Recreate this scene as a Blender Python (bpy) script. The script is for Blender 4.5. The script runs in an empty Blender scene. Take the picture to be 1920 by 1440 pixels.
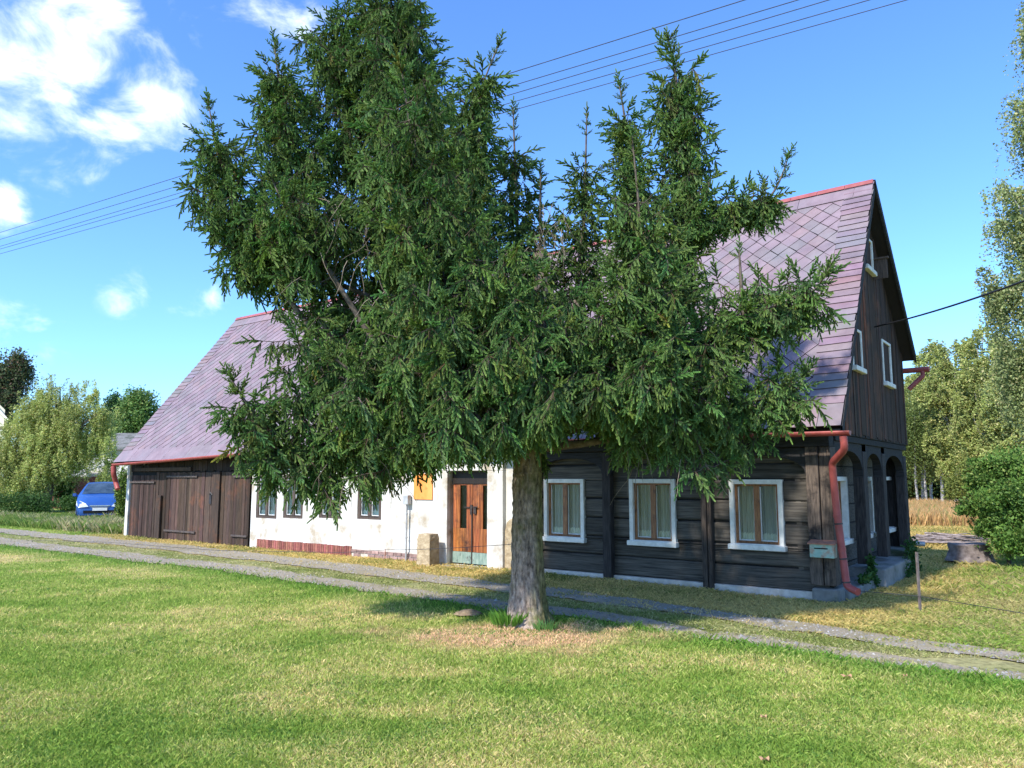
import bpy, math, random
import numpy as np
from mathutils import Vector, Matrix

random.seed(7)
rng = np.random.default_rng(11)
SC = bpy.context.scene
COL = SC.collection

# ------------------------------------------------------------------ camera
F_PX, PITCH, CAMZ = 1443.0, math.radians(6.9), 1.75
cp, sp = math.cos(PITCH), math.sin(PITCH)
cam_d = bpy.data.cameras.new('camera'); cam = bpy.data.objects.new('camera', cam_d); COL.objects.link(cam)
cam.location = (0, 0, CAMZ); cam.rotation_euler = (math.radians(90) + PITCH, 0, 0)
cam_d.sensor_width = 36; cam_d.lens = F_PX / 1920 * 36; cam_d.clip_end = 3000; cam_d.clip_start = .05
SC.camera = cam

def ray(px, py):
    X = (px - 960) / F_PX; Y = (720 - py) / F_PX
    return Vector((X, cp - Y * sp, sp + Y * cp))
def P(px, py, d):                      # point of the photo's (px, py) at distance d ahead
    r = ray(px, py); r = r * (d / r.y)
    return Vector((r.x, r.y, r.z + CAMZ))
def G(px, py, z=0.0):                  # point of the ground under (px, py)
    r = ray(px, py); t = (z - CAMZ) / r.z
    return Vector((r.x * t, r.y * t, z))

# ------------------------------------------------------------------ house frame
H0 = Vector((4.8, 11.6, 0)); HA = math.radians(-36.6)
ex = Vector((math.cos(HA), math.sin(HA), 0)); ey = Vector((-math.sin(HA), math.cos(HA), 0))
def to_loc(p):
    q = p - H0; return Vector((q.dot(ex), q.dot(ey), q.z))
CL = to_loc(Vector((0, 0, CAMZ)))
def FR(px, py, y):                     # on the house plane local y = const -> (x, z)
    r = ray(px, py); d = Vector((r.dot(ex), r.dot(ey), r.z)); t = (y - CL.y) / d.y
    return CL.x + d.x * t, CL.z + d.z * t
def GB(px, py, x):                     # on the house plane local x = const -> (y, z)
    r = ray(px, py); d = Vector((r.dot(ex), r.dot(ey), r.z)); t = (x - CL.x) / d.x
    return CL.y + d.y * t, CL.z + d.z * t
def HW(x, y, z): return H0 + ex * x + ey * y + Vector((0, 0, z))

# ------------------------------------------------------------------ noise
def _h(ix, iy, s):
    n = (ix * 374761393 + iy * 668265263 + s * 974634777) & 0xffffffff
    n = ((n ^ (n >> 13)) * 1274126177) & 0xffffffff
    return ((n ^ (n >> 16)) & 0xffff) / 65535.0
def vn(x, y, s=0):
    x = np.asarray(x, float); y = np.asarray(y, float)
    ix = np.floor(x).astype(np.int64); iy = np.floor(y).astype(np.int64)
    fx = x - ix; fy = y - iy; fx = fx*fx*(3-2*fx); fy = fy*fy*(3-2*fy)
    return (_h(ix,iy,s)*(1-fx)+_h(ix+1,iy,s)*fx)*(1-fy)+(_h(ix,iy+1,s)*(1-fx)+_h(ix+1,iy+1,s)*fx)*fy
def fbm(x, y, s=0, o=3):
    a = 0; w = .5; t = 0
    for k in range(o):
        a = a + vn(x*2**k, y*2**k, s+k)*w; t += w; w *= .55
    return a/t

# ------------------------------------------------------------------ objects
def tag(o, label=None, cat=None, group=None, kind=None):
    if label: o['label'] = label
    if cat: o['category'] = cat
    if group: o['group'] = group
    if kind: o['kind'] = kind
    return o
def empty(name, loc=(0,0,0), rz=0, label=None, cat=None, group=None):
    o = bpy.data.objects.new(name, None); COL.objects.link(o); o.location = loc; o.rotation_euler = (0,0,rz)
    o.empty_display_size = .2
    return tag(o, label, cat, group)
def link(name, me, m, parent=None):
    o = bpy.data.objects.new(name, me); COL.objects.link(o)
    if m: me.materials.append(m)
    if parent is not None: o.parent = parent
    return o
def fast(name, V, T, C=None, m=None, parent=None, smooth=False, point=False):
    """V (n,3), T (k,3|4) faces, C (k,3) face colours or (n,3) with point=True"""
    V = np.asarray(V, np.float32).reshape(-1, 3); T = np.asarray(T, np.int32)
    k, w = T.shape
    me = bpy.data.meshes.new(name)
    me.vertices.add(len(V)); me.vertices.foreach_set('co', V.ravel())
    me.loops.add(k*w); me.loops.foreach_set('vertex_index', T.ravel())
    me.polygons.add(k); me.polygons.foreach_set('loop_start', np.arange(0, k*w, w, dtype=np.int32))
    if smooth: me.polygons.foreach_set('use_smooth', np.ones(k, bool))
    if C is not None:
        C = np.asarray(C, np.float32); A = np.ones((len(C), 4), np.float32); A[:, :3] = C
        at = me.attributes.new('Col', 'FLOAT_COLOR', 'POINT' if point else 'FACE'); at.data.foreach_set('color', A.ravel())
    me.update(calc_edges=True)
    return link(name, me, m, parent)
class MB:
    def __init__(s): s.v = []; s.f = []; s.c = []; s.sm = []
    def add(s, vs, fs, col=1.0, smooth=False):
        b = len(s.v); s.v += [tuple(v) for v in vs]
        c = (col,)*3 if isinstance(col, (int, float)) else tuple(col)
        for f in fs: s.f.append([b+i for i in f]); s.c.append(c); s.sm.append(smooth)
    def box(s, x0, x1, y0, y1, z0, z1, col=1.0, M=None):
        vs = [Vector((x,y,z)) for x in (x0,x1) for y in (y0,y1) for z in (z0,z1)]
        if M is not None: vs = [M(v) for v in vs]
        s.add(vs, [(0,1,3,2),(4,6,7,5),(0,4,5,1),(2,3,7,6),(0,2,6,4),(1,5,7,3)], col)
    def tube(s, pts, r0, r1=None, n=8, col=1.0, smooth=True, caps=True, jit=0):
        pts = [Vector(p) for p in pts]; r1 = r0 if r1 is None else r1; N = len(pts); vs = []; a = None
        for i, p in enumerate(pts):
            t = (pts[min(i+1,N-1)] - pts[max(i-1,0)]).normalized()
            if a is None: a = t.orthogonal().normalized()
            else: a = (a - t*a.dot(t)).normalized()
            b = t.cross(a); r = r0 + (r1-r0)*i/max(N-1,1)
            for k in range(n):
                q = 2*math.pi*k/n; rr = r*(1+random.uniform(-jit,jit)); vs.append(p + (a*math.cos(q)+b*math.sin(q))*rr)
        fs = [(i*n+k, i*n+(k+1)%n, (i+1)*n+(k+1)%n, (i+1)*n+k) for i in range(N-1) for k in range(n)]
        s.add(vs, fs, col, smooth)
        if caps: s.add([vs[k] for k in range(n)], [tuple(range(n-1,-1,-1))], col); s.add([vs[(N-1)*n+k] for k in range(n)], [tuple(range(n))], col)
    def prism(s, poly, f0, f1, col=1.0):
        n = len(poly); a = [f0(*p) for p in poly]; b = [f1(*p) for p in poly]
        s.add(a+b, [tuple(range(n)), tuple(range(2*n-1,n-1,-1))] + [(i,(i+1)%n,n+(i+1)%n,n+i) for i in range(n)], col)
    def build(s, name, m, parent=None, bevel=0):
        me = bpy.data.meshes.new(name); me.from_pydata(s.v, [], s.f)
        at = me.attributes.new('Col', 'FLOAT_COLOR', 'FACE')
        at.data.foreach_set('color', np.array([c+(1.0,) for c in s.c], np.float32).ravel())
        me.polygons.foreach_set('use_smooth', s.sm); me.update()
        o = link(name, me, m, parent)
        if bevel:
            b = o.modifiers.new('bevel','BEVEL'); b.width = bevel; b.segments = 2; b.limit_method = 'ANGLE'; b.angle_limit = .7
        return o

# ------------------------------------------------------------------ materials
def mat(name, c1, c2, scale=4, stretch=(1,1,1), rough=.85, bump=.3, bdist=.01, spec=.3, detail=6, c3=None, s3=1.5, t3=(.55,.7), metal=0, leaf=0, attr=True):
    m = bpy.data.materials.new(name); m.use_nodes = True; nt = m.node_tree; N = nt.nodes; L = nt.links
    b = N['Principled BSDF']; b.inputs['Roughness'].default_value = rough; b.inputs['Specular IOR Level'].default_value = spec
    b.inputs['Metallic'].default_value = metal
    tc = N.new('ShaderNodeTexCoord'); mp = N.new('ShaderNodeMapping'); mp.inputs['Scale'].default_value = stretch
    L.new(tc.outputs['Object'], mp.inputs['Vector'])
    nz = N.new('ShaderNodeTexNoise'); nz.inputs['Scale'].default_value = scale; nz.inputs['Detail'].default_value = detail; nz.inputs['Roughness'].default_value = .62
    L.new(mp.outputs[0], nz.inputs['Vector'])
    rp = N.new('ShaderNodeValToRGB'); rp.color_ramp.elements[0].position = .34; rp.color_ramp.elements[1].position = .66
    rp.color_ramp.elements[0].color = (*c1,1); rp.color_ramp.elements[1].color = (*c2,1)
    L.new(nz.outputs['Fac'], rp.inputs['Fac']); out = rp.outputs['Color']
    if c3 is not None:
        n3 = N.new('ShaderNodeTexNoise'); n3.inputs['Scale'].default_value = s3; n3.inputs['Detail'].default_value = 8; n3.inputs['Roughness'].default_value = .65
        L.new(mp.outputs[0] if s3 < 0 else tc.outputs['Object'], n3.inputs['Vector'])
        r3 = N.new('ShaderNodeMapRange'); r3.inputs['From Min'].default_value = t3[0]; r3.inputs['From Max'].default_value = t3[1]
        L.new(n3.outputs['Fac'], r3.inputs['Value'])
        mx = N.new('ShaderNodeMix'); mx.data_type = 'RGBA'; L.new(r3.outputs[0], mx.inputs['Factor']); L.new(out, mx.inputs['A']); mx.inputs['B'].default_value = (*c3,1)
        out = mx.outputs['Result']
    if attr:
        at = N.new('ShaderNodeAttribute'); at.attribute_name = 'Col'
        mu = N.new('ShaderNodeMix'); mu.data_type = 'RGBA'; mu.blend_type = 'MULTIPLY'; mu.inputs['Factor'].default_value = 1
        L.new(out, mu.inputs['A']); L.new(at.outputs['Color'], mu.inputs['B']); out = mu.outputs['Result']
    L.new(out, b.inputs['Base Color'])
    if bump:
        bp = N.new('ShaderNodeBump'); bp.inputs['Strength'].default_value = bump; bp.inputs['Distance'].default_value = bdist
        L.new(nz.outputs['Fac'], bp.inputs['Height']); L.new(bp.outputs[0], b.inputs['Normal'])
    if leaf:
        tr = N.new('ShaderNodeBsdfTranslucent'); L.new(out, tr.inputs['Color'])
        ms = N.new('ShaderNodeMixShader'); ms.inputs[0].default_value = leaf
        L.new(b.outputs[0], ms.inputs[1]); L.new(tr.outputs[0], ms.inputs[2]); L.new(ms.outputs[0], N['Material Output'].inputs['Surface'])
    return m
W1 = (1,1,1)
M = {}
M['log'] = mat('weathered_log', (.036,.031,.026), (.125,.108,.088), 5, (.35,4,9), .88, .7, .012)
M['beam'] = mat('dark_beam', (.02,.017,.016), (.07,.058,.052), 6, (6,6,.7), .85, .5, .01)
M['header'] = mat('dark_header', (.012,.012,.013), (.04,.038,.038), 6, (.6,6,6), .85, .5, .01)
M['post'] = mat('old_post_wood', (.05,.037,.03), (.16,.12,.092), 6, (7,7,.7), .85, .6, .012, c3=(.012,.010,.010), s3=2.2, t3=(.5,.62))
M['board'] = mat('gable_board_wood', (.018,.012,.010), (.075,.045,.032), 5, (10,10,.6), .85, .5, .01, c3=(.17,.07,.035), s3=1.3, t3=(.52,.8))
M['barn'] = mat('barn_board_wood', (.028,.020,.017), (.10,.066,.048), 5, (12,12,.6), .88, .6, .01, c3=(.22,.085,.035), s3=1.1, t3=(.55,.85))
M['iron'] = mat('iron_strap', (.03,.025,.025), (.09,.07,.06), 20, W1, .7, .3, .003)
M['plaster'] = mat('white_plaster', (.54,.515,.47), (.65,.63,.585), 2.5, W1, .92, .5, .012, c3=(.36,.30,.22), s3=1.9, t3=(.50,.66))
M['white'] = mat('white_paint', (.66,.62,.54), (.84,.80,.72), 9, W1, .6, .25, .004, c3=(.30,.26,.22), s3=14, t3=(.66,.72))
M['whiteclean'] = mat('white_sash_paint', (.6,.6,.58), (.74,.74,.72), 9, W1, .6, .1, .003)
M['brown'] = mat('varnished_brown_wood', (.16,.06,.025), (.42,.19,.08), 8, (8,8,.7), .5, .3, .004, c3=(.08,.04,.03), s3=9, t3=(.55,.7))
M['darkframe'] = mat('dark_window_wood', (.05,.035,.03), (.11,.08,.06), 8, (8,8,.7), .6, .3, .004)
M['door'] = mat('orange_door_wood', (.14,.042,.016), (.43,.165,.055), 5, (9,9,.5), .5, .35, .004, c3=(.06,.03,.025), s3=2.5, t3=(.52,.68))
M['doorgreen'] = mat('patinated_kickplate', (.13,.2,.17), (.27,.34,.28), 7, (3,3,1), .7, .2, .004, c3=(.08,.09,.08), s3=6, t3=(.55,.65))
M['tile'] = mat('roof_tile', (.178,.130,.140), (.248,.188,.196), 3, W1, .62, .25, .004, spec=.4, c3=(.19,.18,.19), s3=.8, t3=(.5,.8))
M['ridge'] = mat('red_ridge_metal', (.26,.07,.07), (.36,.11,.10), 5, W1, .5, .1, .004)
M['pipe'] = mat('red_painted_gutter', (.25,.05,.042), (.38,.085,.072), 4, W1, .45, .15, .003, c3=(.22,.07,.06), s3=5, t3=(.6,.7))
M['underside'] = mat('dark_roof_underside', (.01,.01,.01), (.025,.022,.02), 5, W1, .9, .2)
M['stone'] = mat('yellow_sandstone', (.26,.19,.11), (.50,.40,.26), 7, W1, .92, .9, .03, c3=(.16,.13,.10), s3=4, t3=(.6,.7))
M['concrete'] = mat('old_concrete', (.22,.21,.19), (.42,.41,.38), 4, W1, .92, .7, .02, c3=(.07,.09,.05), s3=2, t3=(.5,.65))
M['brick'] = mat('red_brick', (.20,.075,.055), (.34,.135,.10), 12, W1, .9, .5, .008)
M['mortar'] = mat('pale_mortar', (.42,.36,.30), (.60,.54,.48), 8, W1, .92, .5, .01)
M['gravel'] = mat('grey_gravel', (.21,.175,.125), (.40,.335,.240), 38, W1, .95, .9, .02, detail=10, c3=(.26,.22,.12), s3=2.2, t3=(.50,.66))
M['orange'] = mat('orange_board_paint', (.70,.24,.045), (.85,.36,.10), 3, (1,1,.5), .6, .1, .003, c3=(.6,.18,.04), s3=5, t3=(.6,.7))
M['mailgreen'] = mat('faded_green_enamel', (.22,.36,.29), (.36,.50,.41), 8, W1, .5, .2, .003, c3=(.40,.16,.09), s3=5, t3=(.50,.66))
M['rust'] = mat('rusty_lid', (.32,.13,.08), (.48,.22,.14), 14, W1, .7, .3, .003)
M['galv'] = mat('galvanised_metal', (.28,.28,.28), (.42,.42,.42), 10, W1, .55, .1, .003, metal=.3)
M['wire'] = mat('wire_metal', (.03,.03,.035), (.06,.06,.065), 10, W1, .6, 0)
M['cable'] = mat('black_cable', (.012,.012,.014), (.02,.02,.022), 10, W1, .5, 0)
M['bark'] = mat('spruce_bark', (.09,.07,.058), (.46,.38,.32), 17, (1.3,1.3,.6), .95, 1, .03, detail=10, c3=(.12,.13,.04), s3=2.0, t3=(.52,.68))
M['twig'] = mat('grey_twig_bark', (.08,.06,.045), (.2,.16,.12), 12, W1, .95, .4, .004)
M['birchbark'] = mat('birch_bark', (.10,.09,.08), (.68,.66,.62), 5, (1,1,2.5), .8, .3, .01)
M['darkbark'] = mat('brown_bark', (.05,.04,.03), (.14,.11,.085), 6, (2,2,.6), .95, .7, .02)
M['needle'] = mat('spruce_needles', W1, W1, 1, W1, .55, 0, spec=.2, leaf=.22)
M['leaf'] = mat('leaves', W1, W1, 1, W1, .6, 0, spec=.25, leaf=.35)
M['grass'] = mat('grass_blades', W1, W1, 1, W1, .6, 0, spec=.2, leaf=.42)
M['ground'] = mat('soil_and_turf', (.62,.62,.62), (1.25,1.25,1.25), 14, W1, .98, .8, .03, spec=.1, detail=10)
M['curtain'] = mat('net_curtain', (.68,.70,.62), (.82,.84,.76), 3, (6,6,.6), .9, .1, leaf=.35)
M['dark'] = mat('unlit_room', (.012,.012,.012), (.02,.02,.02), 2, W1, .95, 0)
M['carpaint'] = mat('blue_car_paint', (.02,.075,.27), (.025,.09,.31), 2, W1, .25, 0, spec=.6)
M['rubber'] = mat('tyre_rubber', (.015,.015,.015), (.03,.03,.03), 9, W1, .8, 0)
M['chrome'] = mat('silver_trim', (.55,.56,.58), (.65,.66,.68), 5, W1, .25, 0, metal=.8)
M['lamp'] = mat('headlight_lens', (.70,.72,.74), (.85,.86,.87), 4, W1, .15, 0, spec=.8)
M['carglass'] = mat('car_window_glass', (.02,.035,.05), (.06,.09,.12), 3, W1, .05, 0, spec=1)
M['redshed'] = mat('red_brown_shed_boards', (.12,.035,.03), (.2,.06,.05), 6, (6,6,.6), .85, .3)
M['cream'] = mat('cream_render', (.6,.55,.42), (.7,.65,.5), 3, W1, .9, .2)
M['deadwood'] = mat('dead_branch_bark', (.14,.11,.10), (.34,.28,.26), 8, W1, .95, .5, .01)
M['straw'] = M['grass']
def glass(name):
    m = bpy.data.materials.new(name); m.use_nodes = True; N = m.node_tree.nodes; L = m.node_tree.links
    N.remove(N['Principled BSDF']); t = N.new('ShaderNodeBsdfTransparent'); t.inputs[0].default_value = (.95,.97,.95,1)
    g = N.new('ShaderNodeBsdfGlossy'); g.inputs['Roughness'].default_value = .03
    fr = N.new('ShaderNodeFresnel'); fr.inputs[0].default_value = 1.5
    x = N.new('ShaderNodeMixShader'); L.new(fr.outputs[0], x.inputs[0]); L.new(t.outputs[0], x.inputs[1]); L.new(g.outputs[0], x.inputs[2])
    L.new(x.outputs[0], N['Material Output'].inputs['Surface']); return m
M['glass'] = glass('window_glass')

# ------------------------------------------------------------------ light and sky
SUN_AZ, SUN_EL = math.atan2(-.66, -.75), math.radians(43)      # towards the sun: behind the camera, to the left
sd = Vector((math.sin(SUN_AZ)*math.cos(SUN_EL), math.cos(SUN_AZ)*math.cos(SUN_EL), math.sin(SUN_EL)))
ld = bpy.data.lights.new('sun', 'SUN'); ld.energy = 3.4; ld.angle = math.radians(2.0); ld.color = (1, .95, .87)
lo = bpy.data.objects.new('sun', ld); COL.objects.link(lo); lo.rotation_euler = sd.to_track_quat('Z', 'Y').to_euler(); lo.location = (-20,-20,30)
w = bpy.data.worlds.new('World'); SC.world = w; w.use_nodes = True; N = w.node_tree.nodes; L = w.node_tree.links
bg = N['Background']; bg.inputs['Strength'].default_value = .15
sky = N.new('ShaderNodeTexSky'); sky.sky_type = 'NISHITA'; sky.sun_disc = False
sky.sun_elevation = SUN_EL; sky.sun_rotation = SUN_AZ; sky.air_density = 1.0; sky.dust_density = .6; sky.ozone_density = 2.5
tint = N.new('ShaderNodeMix'); tint.data_type = 'RGBA'; tint.blend_type = 'MULTIPLY'; tint.inputs['Factor'].default_value = 1
L.new(sky.outputs[0], tint.inputs['A']); tint.inputs['B'].default_value = (.54, .80, 1.14, 1)
tc = N.new('ShaderNodeTexCoord')
acc = None
for (px, py, r, k) in [(40,20,160,1.05),(110,125,115,1.2),(20,130,125,1.15),(165,60,110,.95),(290,190,95,1.3),(220,232,85,1.1),(30,235,110,.95),(0,388,60,1.3),(540,15,100,.75),(470,0,90,.8),(250,90,110,.7),(350,60,90,.5),
                       (228,543,60,.72),(345,543,55,.66),(392,556,45,.6),(30,620,90,.6),(100,290,110,.65),(200,10,90,1.1),(50,560,80,.5)]:
    rr = ray(px, py).normalized(); rad = r / F_PX
    vd = N.new('ShaderNodeVectorMath'); vd.operation = 'DISTANCE'; L.new(tc.outputs['Generated'], vd.inputs[0]); vd.inputs[1].default_value = rr
    mr = N.new('ShaderNodeMapRange'); mr.interpolation_type = 'SMOOTHSTEP'; mr.inputs['From Min'].default_value = 0; mr.inputs['From Max'].default_value = rad*1.25
    mr.inputs['To Min'].default_value = k; mr.inputs['To Max'].default_value = 0; L.new(vd.outputs['Value'], mr.inputs['Value'])
    if acc is None: acc = mr.outputs[0]
    else:
        ad = N.new('ShaderNodeMath'); ad.operation = 'MAXIMUM'; L.new(acc, ad.inputs[0]); L.new(mr.outputs[0], ad.inputs[1]); acc = ad.outputs[0]
mpn = N.new('ShaderNodeMapping'); mpn.inputs['Scale'].default_value = (1,1,1.6); L.new(tc.outputs['Generated'], mpn.inputs['Vector'])
cn = N.new('ShaderNodeTexNoise'); cn.inputs['Scale'].default_value = 11; cn.inputs['Detail'].default_value = 9; cn.inputs['Roughness'].default_value = .6; cn.inputs['Distortion'].default_value = .4
L.new(mpn.outputs[0], cn.inputs['Vector'])
ma = N.new('ShaderNodeMath'); ma.operation = 'MULTIPLY_ADD'; L.new(cn.outputs['Fac'], ma.inputs[0]); ma.inputs[1].default_value = 3.4; ma.inputs[2].default_value = -1.88
a2 = N.new('ShaderNodeMath'); a2.operation = 'ADD'; L.new(ma.outputs[0], a2.inputs[0]); L.new(acc, a2.inputs[1])
gate = N.new('ShaderNodeMath'); gate.operation = 'MULTIPLY'; gs = N.new('ShaderNodeMapRange'); gs.inputs['From Max'].default_value = .35; L.new(acc, gs.inputs['Value'])
cm = N.new('ShaderNodeMapRange'); cm.interpolation_type = 'SMOOTHSTEP'; cm.inputs['From Min'].default_value = .15; cm.inputs['From Max'].default_value = 1.75; L.new(a2.outputs[0], cm.inputs['Value'])
L.new(cm.outputs[0], gate.inputs[0]); L.new(gs.outputs[0], gate.inputs[1])
cmx = N.new('ShaderNodeMix'); cmx.data_type = 'RGBA'; L.new(gate.outputs[0], cmx.inputs['Factor']); L.new(tint.outputs['Result'], cmx.inputs['A']); cmx.inputs['B'].default_value = (6.2,6.5,6.9,1)
L.new(cmx.outputs['Result'], bg.inputs['Color'])
SC.view_settings.view_transform = 'Standard'; SC.view_settings.look = 'None'; SC.view_settings.exposure = 1.05; SC.view_settings.gamma = 1
SC.cycles.max_bounces = 6; SC.cycles.transparent_max_bounces = 16; SC.cycles.use_denoising = True

# ------------------------------------------------------------------ ground, tracks, grass
def edge(lst):
    q = [G(*p) for p in lst]; return np.array([v.x for v in q]), np.array([v.y for v in q])
def ev(E, x):
    X, Y = E; x = np.asarray(x, float); y = np.interp(x, X, Y)
    s0 = (Y[1]-Y[0])/(X[1]-X[0]); s1 = (Y[-1]-Y[-3])/(X[-1]-X[-3])
    y = np.where(x < X[0], Y[0]+(x-X[0])*s0, y); return np.where(x > X[-1], Y[-1]+(x-X[-1])*s1, y)
LE = edge([(0,1019),(200,1043),(400,1065),(600,1094),(800,1122),(960,1142),(1100,1158),(1300,1190),(1500,1213),(1700,1238),(1920,1261)])
LU = edge([(0,1006),(200,1030),(400,1052),(600,1077),(800,1104),(960,1126),(1100,1142),(1300,1172),(1500,1195),(1700,1220),(1920,1243)])
UL = edge([(0,999),(200,1019),(400,1041),(600,1064),(800,1088),(960,1110),(1100,1125),(1300,1151),(1500,1175),(1700,1200),(1920,1226)])
UU = edge([(0,990),(200,1006),(400,1026),(600,1048),(800,1072),(960,1094),(1100,1108),(1300,1133),(1500,1157),(1700,1181),(1920,1206)])
def gh(x, y):
    x = np.asarray(x, float); y = np.asarray(y, float)
    t = np.clip((x-1.5)/5, 0, 1); t = t*t*(3-2*t)
    return -.10*t + (fbm(x*.8, y*.8, 5)-.5)*.05 + (fbm(x*.07, y*.07, 9)-.5)*.10*np.clip((y-16)/10, 0, 1)
def inhouse(x, y, m=0.0):
    qx = (x-H0.x)*ex.x + (y-H0.y)*ex.y; qy = (x-H0.x)*ey.x + (y-H0.y)*ey.y
    return (qx > -21.1-m) & (qx < .05+m) & (qy > -.02-m) & (qy < 6.2+m)
STRAWC = G(950, 1188)
def palette(x, y, n):
    """albedo of the turf at x, y (arrays); a per-blade random in n"""
    le, lu, ul, uu = ev(LE,x), ev(LU,x), ev(UL,x), ev(UU,x)
    gA = np.array([.105,.195,.028]); gB = np.array([.20,.275,.060]); st = np.array([.38,.35,.16]); dk = np.array([.05,.15,.018]); hay = np.array([.37,.295,.165]); ol = np.array([.17,.20,.05])
    p = fbm(x*.55, y*.9, 21, 4); p2 = fbm(x*2.3, y*2.6, 31, 3); q = p*.6+p2*.4 + (n-.5)*.45
    def ramp(q, a, b): return np.clip((q-a)/(b-a), 0, 1)[:, None]
    lawn = gA*(1-ramp(q,.30,.52)) + gB*ramp(q,.30,.52); lawn = lawn*(1-ramp(q,.55,.80)) + st*ramp(q,.55,.80)
    dist = (le-y)
    es = np.clip(1-(dist-.35*fbm(x*2,y*2,3))/np.where(x < -1.5, 1.0, .75), 0, 1)[:, None]*np.clip(1.35-n*.6, 0, 1)[:, None]
    lush = dk*(1-n[:, None]) + gA*1.1*n[:, None]
    c = lawn*(1-es) + lush*es
    # hay patch round the trunk
    dx = (x-STRAWC.x)/1.5; dy = (y-STRAWC.y)/.75; hp = np.clip(1.25-np.sqrt(dx*dx+dy*dy)-(p2-.5)*1.4, 0, .6)/.6
    hp = (hp*np.where(n > .18, 1, .1))[:, None]; c = c*(1-hp) + hay*(.75+.5*n[:, None])*hp
    # strip between the ruts and the verge up to the house
    mid = ol*(1-ramp(q,.4,.62)) + st*.95*ramp(q,.4,.62)
    ver = ol*(1-ramp(q,.30,.48)) + (st*np.array([1.2,1.05,.92]))*ramp(q,.30,.48)
    qx = (x-H0.x)*ex.x + (y-H0.y)*ex.y; qy = (x-H0.x)*ey.x + (y-H0.y)*ey.y
    right = np.clip((qx-.2)/1.5, 0, 1)[:, None]; gr = (gA*.9+ol*.5)*(1-ramp(q,.42,.62)) + st*.85*ramp(q,.42,.62)
    ver = ver*(1-right) + gr*right
    lf = np.clip((-qx-21.3)/1.5, 0, 1)[:, None]; gl = gA*1.2*(1-ramp(q,.40,.7)) + (gB+st*.3)*ramp(q,.40,.7); ver = ver*(1-lf) + gl*lf
    far = (np.clip((y-31)/2.5, 0, 1)*(x > 8))[:, None]; ver = ver*(1-far) + np.array([.55,.38,.17])*far
    c = c*np.array([1.95,1.66,1.65]); mid = mid*1.4; ver = ver*np.array([1.4,1.3,1.15])
    c = np.where((y > le)[:, None], mid, c); c = np.where((y > ul)[:, None], ver, c)
    return c
xs = np.concatenate([-np.geomspace(700, 30, 24)[:-1], np.arange(-30, 30.01, .22), np.geomspace(30, 700, 24)[1:]])
ys = np.concatenate([-np.geomspace(300, 3, 14)[:-1], np.arange(-2, 46, .2), np.geomspace(46, 1200, 26)])
X, Y = np.meshgrid(xs, ys); nx, ny = len(xs), len(ys)
xf, yf = X.ravel(), Y.ravel(); zf = gh(xf, yf)
inr = ((yf > ev(LE,xf)) & (yf < ev(LU,xf))) | ((yf > ev(UL,xf)) & (yf < ev(UU,xf)))
zg = zf - .035
i = np.arange(ny-1)[:, None]*nx + np.arange(nx-1)[None, :]; i = i.ravel()
Tq = np.stack([i, i+1, i+nx+1, i+nx], 1)
gc = palette(xf, yf, np.full(len(xf), .45)+.25*rng.random(len(xf)))*.62
tag(fast('ground', np.stack([xf,yf,zg],1), Tq, gc, M['ground'], smooth=True, point=True), kind='structure')

def rut(name, A, B, seed):
    x = np.concatenate([np.linspace(-60, -18, 60)[:-1], np.arange(-18, 12, .07), np.linspace(12, 40, 60)[1:]]); ya, yb = ev(A, x), ev(B, x)
    ya = ya + .03 + (fbm(x*1.3, x*0, seed)-.5)*.42 + (vn(x*7, x*0, seed+2)-.5)*.14; yb = yb - .03 + (fbm(x*1.3, x*0+9, seed)-.5)*.42 + (vn(x*7, x*0+9, seed+2)-.5)*.14
    K = 6; V = []
    for k in range(K):
        t = k/(K-1); y = ya*(1-t)+yb*t; V.append(np.stack([x, y, gh(x,y)-.021 - .004*math.sin(math.pi*t)], 1))
    V = np.concatenate(V); n = len(x); i = (np.arange(K-1)[:, None]*n + np.arange(n-1)[None, :]).ravel()
    col = np.ones((len(V),3))*(.85+.3*fbm(V[:,0]*.8, V[:,1]*2, 4)[:,None])
    tag(fast(name, V, np.stack([i,i+1,i+n+1,i+n],1), col, M['gravel'], smooth=True, point=True), kind='structure')
rut('gravel_track', LE, LU, 41); rut('gravel_track', UL, UU, 57)

# loose stones along the ruts
def stones():
    n = 9000; x = rng.uniform(-17, 11, n); which = rng.random(n) < .5; t = rng.random(n)
    y = np.where(which, ev(LE,x)*(1-t)+ev(LU,x)*t, ev(UL,x)*(1-t)+ev(UU,x)*t); z = gh(x,y)-.024
    r = rng.uniform(.006,.02,n)*np.where(rng.random(n)<.05,1.8,1); V = np.array([[1,0,0],[0,1,0],[-1,0,0],[0,-1,0],[0,0,.7]],float)
    a = rng.uniform(0,6.28,n); ca, sa = np.cos(a), np.sin(a)
    base = V[None]*(1+.3*rng.standard_normal((n,5,3)))*r[:,None,None]
    bx = base[...,0]*ca[:,None]-base[...,1]*sa[:,None]; by = base[...,0]*sa[:,None]+base[...,1]*ca[:,None]
    W = np.stack([bx+x[:,None], by+y[:,None], base[...,2]+z[:,None]], -1)
    T = np.array([[0,1,4],[1,2,4],[2,3,4],[3,0,4]]); T = (T[None]+5*np.arange(n)[:,None,None]).reshape(-1,3)
    c = np.repeat(rng.uniform(.18,.42,n)[:,None]*np.array([1,.95,.88]), 4, 0)
    tag(fast('track_stones', W, T, c, M['ground']), kind='stuff')
stones()

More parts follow.
